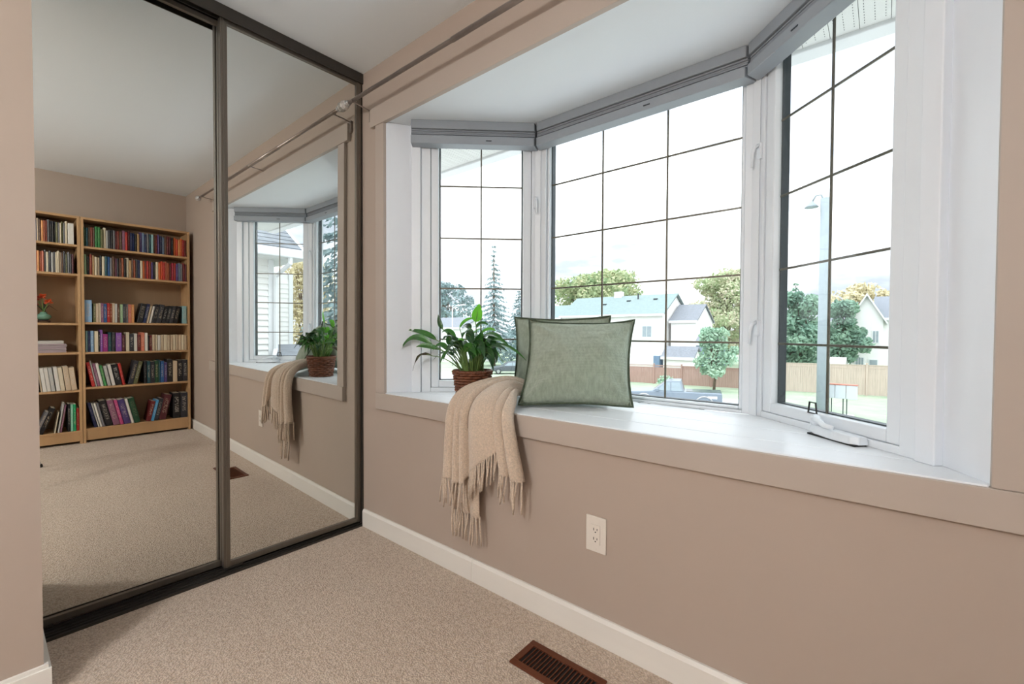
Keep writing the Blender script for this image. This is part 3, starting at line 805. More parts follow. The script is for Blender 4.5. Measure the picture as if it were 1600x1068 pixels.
# bottom shelf
n6 = group_l([(145.5, 151, 0.235, 'navy', -12, 'cloth'), (151.3, 154, 0.225, 'pale grey', -12, 'cloth'), (154.3, 158.5, 0.225, 'white', -12, 'cloth'), (158.8, 163, 0.225, 'grey', -12, 'cloth'), (163.6, 175, 0.24, 'black', -12, 'printed'), (175.6, 186, 0.24, 'mauve', -12, 'printed'), (186.5, 192, 0.24, 'pink', -12, 'printed'), (192.5, 203, 0.238, 'purple', -12, 'printed'), (203.5, 208.5, 0.24, 'white', -12, 'cloth'), (209, 219, 0.245, 'dark green', -12, 'cloth')], SW[5], 'wide', 5)
group_l([(227, 234, 0.195, 'dark red', 12, 'printed'), (234.4, 239, 0.205, 'sky blue', 12, 'printed'), (239.4, 246, 0.215, 'charcoal', 12, 'printed'), (246.5, 258, 0.248, 'maroon', 12, 'printed'), (269.5, 281, 0.255, 'black', 0, 'printed'), (281.6, 292.3, 0.255, 'charcoal', 0, 'printed')], SW[5], 'wide', 5, n6)
# narrow case, lower shelves
group_l([(47.5, 51.5, 0.19, 'bright blue', 0, 'printed'), (51.8, 56, 0.195, 'purple', 0, 'printed'), (62.3, 65, 0.225, 'beige', -6, 'cloth'), (65.4, 71.5, 0.205, 'white', -6, 'printed'), (71.9, 78.2, 0.205, 'white', -6, 'printed'), (78.6, 85, 0.205, 'pale grey', -6, 'printed'), (86.5, 93, 0.21, 'white', -6, 'printed'), (93.4, 100.5, 0.205, 'cream', -6, 'printed'), (101.5, 110, 0.212, 'beige', -6, 'printed'), (110.5, 119.5, 0.2, 'beige', -6, 'printed')], SS[4], 'narrow', 4)
group_l([(50, 56, 0.2, 'grey', 20, 'printed'), (56.5, 65, 0.228, 'black', 20, 'printed'), (82, 84, 0.18, 'cream', 8, 'cloth'), (87, 90, 0.26, 'pale grey', 8, 'cloth'), (90.4, 93.6, 0.24, 'mauve', 8, 'printed'), (103.2, 107.8, 0.245, 'black', 0, 'printed'), (108.1, 112, 0.24, 'mint', 0, 'printed'), (112.3, 116.6, 0.238, 'emerald', 0, 'printed'), (117, 121.6, 0.20, 'red', 0, 'printed')], SS[5], 'narrow', 5)
# magazines in a stack on the narrow case
zz = SS[3] + 0.0005
for i in range(9):
    t = 0.0105 + rng.uniform(-.002, .003)
    e = rng.uniform(-.006, .006)
    y1 = py(103.5) + e - (0.02 if i > 6 else 0)
    q = B(XF + 0.012 + abs(e), XF + 0.215, y1 - 0.262, y1, zz, zz + t - 0.0006)
    q.build('magazine', mag_m[1] if i > 6 else mag_m[i % 3 if i % 3 != 1 else 0], bevel=0.002,
            label='%s magazine, %s from the bottom of the stack in the narrow bookcase' % ('white' if i > 6 else 'lilac grey', ordw(i + 1)), cat='magazine', group='magazines stacked in the narrow bookcase')
    zz += t

# flower vase on the narrow case
VX, VY, VZ = XF + 0.11, py(69), SS[2] + 0.0005
vs = empty('flower_ornament', (VX, VY, VZ), 'orange flowers in a small celadon vase on a dark wooden stand', 'ornament')
q = MB(); q.lathe([(0.03, 0.012), (0.042, 0.014), (0.042, 0.020), (0.03, 0.022)], 18, (VX, VY, VZ))
for k in range(4):
    a = math.pi / 4 + k * math.pi / 2
    q.tube([(VX + .03 * math.cos(a), VY + .03 * math.sin(a), VZ + .016), (VX + .05 * math.cos(a), VY + .05 * math.sin(a), VZ + .012), (VX + .052 * math.cos(a), VY + .052 * math.sin(a), VZ + 0.003)], [.006, .006, .005], 6)
q.build('stand', rosew_m, vs)
q = MB(); q.lathe([(0.028, 0.0225), (0.042, 0.035), (0.05, 0.05), (0.046, 0.064), (0.028, 0.076), (0.02, 0.084), (0.022, 0.092)], 24, (VX, VY, VZ)); q.build('vase', celadon_m, vs, smooth=True)
q = MB()
for dy, dz, bx_ in ((-0.006, 0.21, -.01), (0.03, 0.18, -.02), (-0.03, 0.15, 0), (-0.028, 0.19, .01)):
    q.tube([(VX, VY, VZ + .085), (VX + bx_ * .5, VY + dy * .4, VZ + .13), (VX + bx_, VY + dy, VZ + dz)], [.004, .003, .0025], 6)
q.build('flower_stem', stem_m, vs)
q = MB()
for pts in ([(0, 0, .10), (-.005, -.04, .155), (-.005, -.085, .158)], [(0, 0, .10), (-.01, .035, .15), (-.01, .085, .105)], [(0, 0.005, .09), (-.004, .01, .15), (0, 0.0, .17)]):
    q.tube([(VX + a, VY + b, VZ + c) for a, b, c in pts], [.007, .008, .002], 6, flat=.4)
q.build('blade_leaf', twig_m, vs)
def flower(cx_, cy_, cz_, R, m, n=14):
    q = MB(); rr = random.Random(int(cy_ * 9999) & 255)
    for i in range(n):
        a = i * 2.4; el = rr.uniform(-.3, 1.2)
        d = Vector((math.cos(a) * math.cos(el) * 1.0 - .25, math.sin(a) * math.cos(el), math.sin(el))).normalized()
        s_ = d.orthogonal().normalized(); t_ = d.cross(s_)
        c0 = Vector((cx_, cy_, cz_))
        L_ = R * rr.uniform(.8, 1.1); w_ = R * .45
        q.add([c0, c0 + d * L_ * .6 + s_ * w_, c0 + d * L_ + t_ * w_ * .3, c0 + d * L_ * .6 - s_ * w_, c0 + d * L_ * .45 + t_ * w_ * .5], [(0, 1, 4), (1, 2, 4), (2, 3, 4), (3, 0, 4)])
    q.build('blossom', m, vs)
flower(VX - .01, VY - .004, VZ + .222, .034, petal_m, 20)
flower(VX - .012, VY - .022, VZ + .215, .022, petalr_m)
flower(VX - .02, VY + .032, VZ + .178, .032, petal_m, 18)
flower(VX, VY - .034, VZ + .152, .014, petalr_m, 8)
flower(VX + .01, VY - .032, VZ + .195, .014, petalr_m, 8)

# ------------------------------------------------------------------ photographer's tripod, one foot shows at the edge of the mirror
tp = empty('tripod', (CX, CY, 0), 'silver tripod leg with a black rubber foot at the mirror edge', 'tripod')
for k in range(3):
    a = math.atan2(-1.132 - CY, 2.514 - CX) + k * 2 * math.pi / 3 + (0.2 if k == 1 else 0)
    d = Vector((math.cos(a), math.sin(a), 0))
    top, ft = Vector((CX, CY, 0.80)) + d * 0.05, Vector((CX, CY, 0.012)) + d * 0.381
    q = MB(); q.tube([top, top.lerp(ft, .5)], 0.014, 10); q.tube([top.lerp(ft, .49), ft], 0.010, 10)
    l = q.build('leg', chrome_m, tp, smooth=True)
    q = MB(); q.tube([top.lerp(ft, .47), top.lerp(ft, .52)], 0.018, 10); q.build('leg_clamp', black_m, l)
    q = MB(); q.lathe([(0.016, -0.0115), (0.017, -0.004), (0.013, 0.012)], 12, ft); q.build('rubber_foot', black_m, l)
q = MB(); q.lathe([(0.03, .76), (0.075, .79), (0.075, .81), (0.02, .83), (0.016, .90)], 18, (CX, CY, 0)); q.build('spider', black_m, tp, smooth=True)

# ------------------------------------------------------------------ pillows
def pillow(bl, br, lean, h, thick, label, seed, corner_curl=0.0, skew=0.0):
    bl, br = Vector(bl), Vector(br)
    e1 = (br - bl); w = e1.length; e1.normalize()
    nh = Vector((e1.y, -e1.x, 0))           # towards the room
    e2 = (Vector((0, 0, 1)) * math.cos(lean) - nh * math.sin(lean) + e1 * skew).normalized()
    n = e1.cross(e2).normalized()
    if n.dot(nh) < 0: n = -n
    c = (bl + br) / 2 + e2 * (h / 2)
    root = empty('throw_pillow', tuple((bl + br) / 2), label, 'pillow', 'sage green throw pillows on the window seat')
    N = 44
    def outline(u, v):
        x = u * (w / 2) * (1 - 0.085 * (1 - v * v))
        y = v * (h / 2) * (1 - 0.075 * (1 - u * u))
        return x, y
    def surf(sign):
        P = []
        for i in range(N + 1):
            row_ = []
            for j in range(N + 1):
                u, v = -1 + 2 * i / N, -1 + 2 * j / N
                x, y = outline(u, v)
                pr_ = max(0.0, (1 - abs(u) ** 2.3)) ** 0.56 * max(0.0, (1 - abs(v) ** 2.3)) ** 0.56
                t = thick / 2 * pr_
                # weight sags to the bottom
                t *= 1.0 + 0.18 * (-v)
                wr = mnoise.noise(Vector((u * 2.2 + seed, v * 2.2, seed * 3.1))) * 0.013 + mnoise.noise(Vector((u * 6 + seed, v * 6, seed))) * 0.006
                # creases running in from the corners
                cr = 0
                for su, sv in ((1, 1), (-1, 1), (1, -1), (-1, -1)):
                    du, dv = u - su, v - sv
                    r_ = math.hypot(du, dv)
                    a_ = math.atan2(dv * -sv, du * -su)
                    cr += 0.010 * math.exp(-((r_ - .42) / .26) ** 2) * math.sin(a_ * 9 + seed)
                edge = min(1, (1 - max(abs(u), abs(v))) * 6)
                p = c + e1 * x + e2 * y + n * (sign * t + (wr + cr * sign) * edge * (1 if sign > 0 else .4))
                row_.append(p)
            P.append(row_)
        return P
    q = MB(); q.grid(surf(1)); q.grid(surf(-1))
    me_o = q.build('cushion', sage_m, root, smooth=True, recalc=False)
    me = me_o.data
    bm = bmesh.new(); bm.from_mesh(me); bmesh.ops.remove_doubles(bm, verts=bm.verts, dist=1e-5); bmesh.ops.recalc_face_normals(bm, faces=bm.faces); bm.to_mesh(me); bm.free()
    # piping and flange round the edge
    pts = []
    K = 28
    for (u0, v0), (u1, v1) in (((-1, -1), (1, -1)), ((1, -1), (1, 1)), ((1, 1), (-1, 1)), ((-1, 1), (-1, -1))):
        for k in range(K):
            u, v = u0 + (u1 - u0) * k / K, v0 + (v1 - v0) * k / K
            x, y = outline(u, v)
            pts.append((x, y, u, v))
    fl_ = MB(); inner, outer_ = [], []
    for x, y, u, v in pts:
        g = 1 + 0.026
        wob = mnoise.noise(Vector((x * 14, y * 14, seed))) * 0.004
        tip = (abs(u) * abs(v)) ** 6 * corner_curl
        inner.append(c + e1 * x * .985 + e2 * y * .985)
        outer_.append(c + e1 * (x * g) + e2 * (y * g) + n * (wob + tip))
    m = len(pts)
    fl_.add(inner + outer_, [(k, (k + 1) % m, m + (k + 1) % m, m + k) for k in range(m)])
    fl_.build('flange', sage_m, root, smooth=True, solid=0.004)
    pp = MB(); pp.tube(outer_, 0.0045, 7, closed=True)
    pp.build('piping', piping_m, root, smooth=True)
    return root
pillow((0.80, 0.342, ZS + 0.010), (1.255, 0.456, ZS + 0.010), 0.11, 0.375, 0.115, 'sage green pillow tucked behind the front pillow against the window', 2.7, 0.01, 0.0)
pillow((1.043, 0.098, ZS + 0.012), (1.418, 0.355, ZS + 0.012), 0.46, 0.39, 0.175, 'front sage green pillow with dark piping leaning on the window seat', 0.9, 0.014, 0.085)

# ------------------------------------------------------------------ throw blanket
def catmull(P, n):
    out = []
    P = [P[0] * 2 - P[1]] + P + [P[-1] * 2 - P[-2]]
    segs = len(P) - 3
    for k in range(n + 1):
        t = k / n * segs; i = min(int(t), segs - 1); f = t - i
        p0, p1, p2, p3 = P[i], P[i + 1], P[i + 2], P[i + 3]
        out.append(0.5 * ((2 * p1) + (-p0 + p2) * f + (2 * p0 - 5 * p1 + 4 * p2 - p3) * f * f + (-p0 + 3 * p1 - 3 * p2 + p3) * f ** 3))
    return out
th = empty('throw_blanket', (0.95, 0.0, ZS), 'cream fringed wool throw draped over the edge of the window seat', 'blanket')
def L3(a, b, t): return Vector(a).lerp(Vector(b), t)
def drape(name, t0, t1, hem, yo, creases, NT, NS_, seed, fringe=True):
    cols = []
    for j in range(NT + 1):
        tl = j / NT
        t = t0 + (t1 - t0) * tl
        k_ = max(i_ for i_ in range(len(creases) - 1) if t >= creases[i_][0] - 1e-9 or i_ == 0)
        c0_, am = creases[k_]; c1_ = creases[k_ + 1][0]
        ff = min(1, max(0, (t - c0_) / (c1_ - c0_)))
        fold = am * max(0, 1 - abs(2 * ff - 1) ** 1.8) ** .5 - am * .6
        hz = hem(t)
        P = [L3((0.95, 0.31, 0.775), (1.00, 0.17, 0.758), t),
             L3((0.895, 0.20, 0.820), (1.035, 0.085, 0.775), t),
             L3((0.825, 0.06, 0.800), (1.09, 0.02, 0.773), t),
             L3((0.790, -0.030, 0.745), (1.130, -0.038, 0.735), t),
             L3((0.775, -0.052, .745 - (.745 - hz) * .45), (1.160, -0.050, .745 - (.745 - hz) * .45), t),
             L3((0.755, -0.048, hz), (1.192, -0.046, hz), t)]
        cols.append((catmull(P, NS_), fold, t))
    G = []
    for i in range(NS_ + 1):
        row_ = []
        s = i / NS_
        for c_, fold, t in cols:
            p = c_[i]
            q_ = c_[min(i + 1, NS_)] - c_[max(i - 1, 0)]
            q_.normalize()
            lat = Vector((1, -0.35 * (1 - s), 0)).normalized()
            nn = q_.cross(lat).normalized()
            if nn.y > 0.2 and nn.z < 0.3: nn = -nn
            if nn.z < -0.2: nn = -nn
            wv = mnoise.noise(Vector((t * 5 + seed, s * 3, seed))) * 0.008
            g = min(1, s * 2.2 + .75 * (1 - t) + .12)
            row_.append(p + nn * ((fold * g + wv) + yo + 0.008))
        G.append(row_)
    q = MB(); q.grid(G)
    ob = q.build(name, throw_m, th, smooth=True, solid=0.006)
    if fringe:
        fr = MB(); rr = random.Random(int(seed * 100))
        hemrow = G[-1]; prevrow = G[-3]
        step = max(1, NT // int(max(4, (t1 - t0) * 34)))
        for j in range(0, NT + 1, step):
            p = hemrow[j]
            L_ = rr.uniform(0.095, 0.13)
            dx = rr.uniform(-.012, .012); dy = rr.uniform(-.008, .004)
            pts = [p + Vector((0, 0, .006)), p + Vector((dx * .4, dy * .5, -L_ * .35)), p + Vector((dx + rr.uniform(-.004, .004), dy, -L_ * .7)), p + Vector((dx * 1.3, dy, -L_))]
            pts = [Vector((a.x, min(a.y, -0.010), a.z)) for a in pts]
            fr.tube(pts, [.0036, .0042, .0040, .0030], 6)
        fr.build('fringe', throw_m, th, smooth=True)
    return ob
def hem_front(t):
    if t < .30: return .452 - .06 * t
    if t < .36: return .434 + (t - .30) / .06 * .05
    if t < .74: return .484 + (t - .36) / .38 * .125
    if t < .80: return .609 - (t - .74) / .06 * .085
    return .524 - (t - .8) * .08
CR = [(0.0, 0.040), (0.15, 0.046), (0.255, 0.044), (0.345, 0.050), (0.745, 0.050), (0.875, 0.044), (1.001, 0)]
drape('cloth', 0.0, 1.0, hem_front, 0.022, CR, 130, 60, 1.3)
drape('cloth', 0.10, 0.46, lambda t: .315 - .02 * t, -0.004, [(0.0, .01), (0.2, 0.022), (0.33, 0.022), (0.47, 0)], 48, 60, 5.1)

# ------------------------------------------------------------------ potted peace lily in a wicker basket
PX, PY, PZ = 0.738, 0.125, ZS
plant = empty('potted_plant', (PX, PY, PZ), 'leafy peace lily in a brown wicker basket on the window seat', 'plant')
def prad(z): return 0.066 + (0.086 - 0.066) * z / 0.132
q = MB(); q.lathe([(0.001, 0.001), (0.062, 0.001), (0.062, 0.004), (0.080, 0.126), (0.080, 0.130), (0.074, 0.130), (0.072, 0.112)], 36, (PX, PY, PZ), cap=False)
bsk = q.build('basket', wicker_m, plant, smooth=True)
ST = 24
q = MB()
for rw in range(10):
    z = 0.008 + rw * 0.0125
    pts = []
    for k_ in range(ST * 4):
        a = 2 * math.pi * k_ / (ST * 4)
        r_ = prad(z) + 0.0048 * math.cos(ST / 2 * a + (math.pi if rw % 2 else 0))
        pts.append((PX + r_ * math.cos(a), PY + r_ * math.sin(a), PZ + z))
    q.tube(pts, 0.0062, 6, closed=True)
q.build('weave_strand', wicker_m, bsk, smooth=True, recalc=False, kind='stuff')
q = MB()
for k_ in range(ST):
    a = 2 * math.pi * (k_ + .5) / ST
    q.tube([(PX + prad(z) * math.cos(a), PY + prad(z) * math.sin(a), PZ + z) for z in (0.002, 0.128)], 0.0028, 5)
q.build('stake', wicker_m, bsk, kind='stuff')
q = MB()
for kk in range(2):
    pts = []
    for k_ in range(120):
        a = 2 * math.pi * k_ / 120
        pts.append((PX + (0.0875 + .004 * math.cos(30 * a + kk * math.pi)) * math.cos(a), PY + (0.0875 + .004 * math.cos(30 * a + kk * math.pi)) * math.sin(a), PZ + 0.131 + .004 * math.sin(30 * a + kk * math.pi)))
    q.tube(pts, 0.0055, 6, closed=True)
q.build('rim', wicker_m, bsk, smooth=True, recalc=False)
q = MB(); q.lathe([(0.0735, 0.108), (0.05, 0.113), (0.001, 0.115)], 24, (PX, PY, PZ), cap=False); q.build('soil', soil_m, plant, smooth=True)

def leaf(base, mid, tip, width, m, face=None, petiole_from=None, cup=0.25, wav=0.0, seed=0):
    """blade along base-mid-tip; its upper side turned towards the direction `face`"""
    base, mid, tip = Vector(base), Vector(mid), Vector(tip)
    NL, NW = 12, 6
    ctrl = [base.lerp(mid, 2 * t) if t < .5 else mid.lerp(tip, 2 * t - 1) for t in (0, .5, 1)]
    path = []
    for i in range(NL + 1):
        t = i / NL
        path.append(base * (1 - t) ** 2 + (mid * 2 - (base + tip) * .5) * (2 * t * (1 - t)) + tip * t * t)
    fc = Vector(face).normalized() if face is not None else Vector((.5, -.6, .7)).normalized()
    G = []
    for i in range(NL + 1):
        t = i / NL
        tg = (path[min(i + 1, NL)] - path[max(i - 1, 0)]).normalized()
        sd = tg.cross(fc)
        if sd.length < .05: sd = tg.orthogonal()
        sd.normalize()
        up = sd.cross(tg).normalized()
        w = width * .5 * (math.sin(math.pi * min(1, t ** .72)) ** .85 if 0 < t < 1 else 0.015)
        w = max(w, .0008)
        row_ = []
        for k_ in range(NW + 1):
            a = -1 + 2 * k_ / NW
            row_.append(path[i] + sd * (a * w) + up * (cup * w * abs(a) - .05 * w + wav * w * math.sin(t * 14 + a * 2 + seed)))
        G.append(row_)
    q = MB(); q.grid(G)
    lf = q.build('leaf', m, plant, smooth=True, recalc=False)
    if petiole_from is not None:
        p0 = Vector(petiole_from)
        cm = p0.lerp(base, .55) + Vector((0, 0, .02 + .10 * (base - p0).length))
        pts = [p0 * (1 - t) ** 2 + cm * (2 * t * (1 - t)) + base * t * t for t in [x / 7 for x in range(8)]]
        # midrib carries on under the blade
        pts += [path[2] - fc * .0012, path[5] - fc * .0012, path[8] - fc * .001]
        q = MB(); q.tube(pts, [.0032, .003, .0028, .0026, .0024, .0022, .002, .002, .0018, .0014, .0008], 6)
        q.build('stem', stem_m, lf, smooth=True)
    return lf
def pot_top(a, r_=0.035): return (PX + r_ * math.cos(a), PY + r_ * math.sin(a), PZ + 0.114)
CAMD = (Vector((CX, CY, CZ)) - Vector((PX, PY, PZ + .25))).normalized()
def lf(b, m_, t, w, mt, dy=0.0, dyt=None, a=None, face=None, cup=.25, wav=0.0):
    """b, m, t are points read off the photograph on a plane PY+dy (base) .. PY+dyt (tip)"""
    dyt = dy if dyt is None else dyt
    bb_ = px(b[0], b[1], PY + dy); mm_ = px(m_[0], m_[1], PY + (dy + dyt) / 2); tt_ = px(t[0], t[1], PY + dyt)
    an = math.atan2(bb_.y - PY, bb_.x - PX) if a is None else a
    leaf(bb_, mm_, tt_, w, mt, face, pot_top(an, 0.02 + 0.03 * abs(math.sin(an * 3))), cup, wav, b[0])
F_UP = (.3, -.45, .8); F_CAM = tuple(CAMD)
lf((743, 503), (746, 489), (749, 474), .050, leafb_m, .02, .02, face=F_CAM, cup=.12)
lf((718, 512), (728, 501), (742, 497), .030, leafb_m, .03, .04, face=(.2, -.6, .6))
lf((682, 531), (660, 519), (633, 515), .030, leaf_m, -.02, -.03, face=(0, -.7, .7))
lf((677, 540), (645, 528), (622, 556), .036, leaf_m, -.05, -.06, face=(.1, -.8, .6), cup=.4)
lf((687, 546), (665, 540), (650, 542), .030, leaf_m, -.06, -.07, face=(.1, -.8, .6), cup=.4)
lf((676, 556), (656, 555), (645, 579), .014, leafx_m, -.05, -.05, face=(.1, -.9, .3), wav=.6)
lf((692, 514), (687, 503), (685, 491), .026, leafd_m, .04, .05, face=(.3, -.8, .3))
lf((712, 530), (700, 517), (690, 520), .036, leaf_m, .0, -.02, face=F_UP)
lf((706, 540), (703, 530), (701, 518), .040, leafd_m, -.03, -.05, face=F_CAM)
lf((722, 528), (730, 517), (742, 526), .046, leaf_m, -.01, -.04, face=F_UP)
lf((728, 522), (735, 526), (737, 542), .044, leafd_m, -.03, -.07, face=F_CAM, cup=.35)
lf((735, 524), (742, 519), (752, 512), .040, leafb_m, .03, .02, face=F_UP)
lf((741, 532), (750, 527), (752, 515), .034, leaf_m, .0, .0, face=F_CAM)
lf((748, 524), (762, 515), (775, 517), .034, leafb_m, .05, .06, face=F_UP)
lf((750, 530), (768, 522), (790, 536), .036, leaf_m, .02, .0, face=F_UP)
lf((752, 540), (774, 530), (796, 541), .034, leaf_m, .0, -.02, face=F_UP)
lf((750, 545), (772, 540), (793, 549), .032, leafd_m, -.03, -.05, face=F_UP)
lf((756, 540), (790, 540), (822, 563), .022, leaf_m, .03, .0, face=F_UP)
lf((738, 545), (750, 538), (757, 560), .040, leafd_m, -.06, -.10, face=F_CAM, cup=.3)
lf((752, 552), (764, 552), (772, 568), .046, leafd_m, -.05, -.09, face=F_CAM, cup=.35)
lf((757, 553), (772, 550), (776, 566), .030, leafd_m, -.03, -.06, face=F_CAM, cup=.3)
lf((716, 545), (722, 536), (735, 545), .045, leafd_m, -.06, -.09, face=F_UP)
lf((726, 550), (734, 542), (744, 556), .040, leaf_m, -.08, -.11, face=F_CAM)
lf((700, 548), (688, 538), (676, 548), .034, leaf_m, -.05, -.08, face=F_UP)
lf((735, 515), (728, 508), (718, 515), .036, leafd_m, .05, .06, face=F_UP)
lf((744, 512), (752, 505), (764, 508), .032, leaf_m, .06, .08, face=F_UP)
rl = random.Random(12)
for i in range(34):
    a = rl.uniform(-math.pi, math.pi)
    d = Vector((math.cos(a), math.sin(a), 0))
    r0_ = rl.uniform(.03, .09); r1_ = r0_ + rl.uniform(.06, .10)
    if d.y > 0.3: r1_ = min(r1_, .15)
    z0 = PZ + rl.uniform(.19, .27); z1 = z0 + rl.uniform(-.06, .04)
    c0 = Vector((PX, PY, 0))
    leaf(c0 + d * r0_ + Vector((0, 0, z0)), c0 + d * (r0_ + r1_) / 2 + Vector((0, 0, max(z0, z1) + .018)), c0 + d * r1_ + Vector((0, 0, z1)), rl.uniform(.036, .056), rl.choice([leaf_m, leaf_m, leafd_m, leafb_m]), (d.x * .4, d.y * .4 - .2, .9), pot_top(a, .03), .25, .1, i)
q = MB()
for i in range(34):
    a = rl.uniform(-math.pi, math.pi); r0_ = rl.uniform(.005, .045)
    p0 = Vector(pot_top(a, r0_)); d = Vector((math.cos(a), math.sin(a), 0))
    p1 = p0 + d * rl.uniform(.01, .05) + Vector((0, 0, rl.uniform(.05, .11)))
    q.tube([p0, p0.lerp(p1, .5) + Vector((0, 0, .01)), p1], [.0026, .0022, .0014], 5)
q.build('young_stem', stem_m, plant, smooth=True, recalc=False, kind='stuff')

# ================================================================== outside
G = -3.7
grass_m = mat('lawn_grass', '#93a58c', 0.95, var=(0.6, 0.2), bump=('noise', 30, 0.8, 0.05), hex2='#a3b198')
road_m = mat('pale_asphalt', '#c6c6c6', 0.9, var=(0.5, 0.08))
sid_m = mat('white_siding', '#e8e7e4', 0.6, var=(2, 0.03))
sidd_m = mat('cream_siding', '#e9e7e6', 0.7, var=(1, 0.03))
teal_roof_m = mat('teal_grey_shingle', '#839494', 0.9, var=(3, 0.12))
grey_roof_m = mat('grey_shingle', '#80858d', 0.9, var=(5, 0.2), bump=('noise', 8, 0.4, 0.03))
soffit_m = mat('white_soffit', '#d9dad6', 0.6, var=(4, 0.03))
fascia_m = mat('white_fascia', '#dfe1e2', 0.5, var=(4, 0.03))
fred_m = mat('red_brown_fence', '#ae8e84', 0.9, var=(3, 0.2, (4, 4, 0.3)))
ftan_m = mat('weathered_cedar', '#c3b2a5', 0.9, var=(3, 0.16, (4, 4, 0.3)))
pole_m = mat('concrete_pole', '#98a2a8', 0.8, var=(3, 0.08))
fol = {
    'yellow': mat('yellow_green_foliage', '#c4c19a', 0.9, var=(0.5, 0.4), hex2='#8fa67c', trans=.2),
    'green': mat('green_foliage', '#8ca890', 0.9, var=(0.6, 0.3), hex2='#6f9180', trans=.2),
    'spruce': mat('spruce_foliage', '#8fa3a5', 0.9, var=(0.8, 0.3), hex2='#748a8d'),
    'autumn': mat('autumn_foliage', '#d0c0ae', 0.9, var=(0.5, 0.4), hex2='#a9bf92', trans=.2),
    'sumac': mat('pale_green_foliage', '#b4cbb2', 0.9, var=(0.9, 0.3), hex2='#86ab95', trans=.2),
    'gold': mat('gold_foliage', '#d9cfac', 0.9, var=(0.6, 0.2), hex2='#c0b592', trans=.2)}
truckp_m = mat('slate_blue_paint', '#75828f', 0.3, var=(4, 0.05), coat=.5)
whitep_m = mat('white_car_paint', '#e6e8ea', 0.3, var=(4, 0.02), coat=.5)
darkp_m = mat('dark_car_paint', '#4a5158', 0.3, var=(4, 0.05), coat=.5)
carglass_m = mat('car_glass', '#8a9aa2', 0.1, spec=.8, var=(3, 0.1))
tyre_m = mat('tyre_rubber', '#2b2b2c', 0.8, var=(20, 0.1))
pane_m = mat('dark_window_pane', '#9aa5ad', 0.15, var=(3, 0.15))
lens_m = mat('clear_lens', '#e8ecee', 0.2, var=(9, 0.05))

B(-140, 90, 1.6, 160, G - 0.3, G).build('ground', grass_m, kind='structure')
MB().prism([(-90, 12), (-3.2, 12), (-3.6, 24), (-4.2, 33), (-22, 33.5), (-90, 34)], G, G + 0.03).build('road', road_m, kind='structure')
B(-30, 30, 1.6, 9.0, G, G + 0.03).build('bounce_slab', road_m, kind='structure')  # unseen pale slab added to bounce daylight up into the bay
MB().prism([(-1.4, 16), (4, 16), (3.2, 28.5), (0.9, 29.6), (-0.6, 29.2)], G, G + 0.025).build('path', road_m, kind='structure')

# ---- eave of this house over the bay
ev = empty('roof_eave', (1, 0.6, 2.35), 'white soffit and fascia of this house seen above the windows', 'eave')
EX0, EX1, EY = -3.2, 4.3, 1.07
B(EX0, EX1, EY, EY + 0.10, 2.335, 2.52).build('fascia', fascia_m, ev, bevel=0.006)
x = EX0
while x < EX1 - 0.05:
    B(x + 0.001, min(x + 0.101, EX1), 0.152, EY, 2.352, 2.362).build('soffit_panel', soffit_m, ev)
    x += 0.102
B(EX0, EX1, 0.152, EY, 2.366, 2.38).build('soffit_deck', gask_m, ev)
q = MB()
x = EX0 + 0.017
while x < EX1 - .02:
    y = 0.75 if x < 1.3 else 0.55
    while y < EY - .02:
        q.add([(x - .0012, y, 2.3516), (x + .0012, y, 2.3516), (x + .0012, y + .008, 2.3516), (x - .0012, y + .008, 2.3516)], [(0, 1, 2, 3)])
        y += .02
    x += 0.034
q.build('perforation', gask_m, ev, recalc=False, kind='stuff')
MB().ext([(EX0, EY + 0.10, 2.52), (EX0, 0.152, 2.9), (EX0, 0.152, 2.38), (EX0, EY, 2.38)], (EX1 - EX0, 0, 0)).build('roof_slope', grey_roof_m, ev)

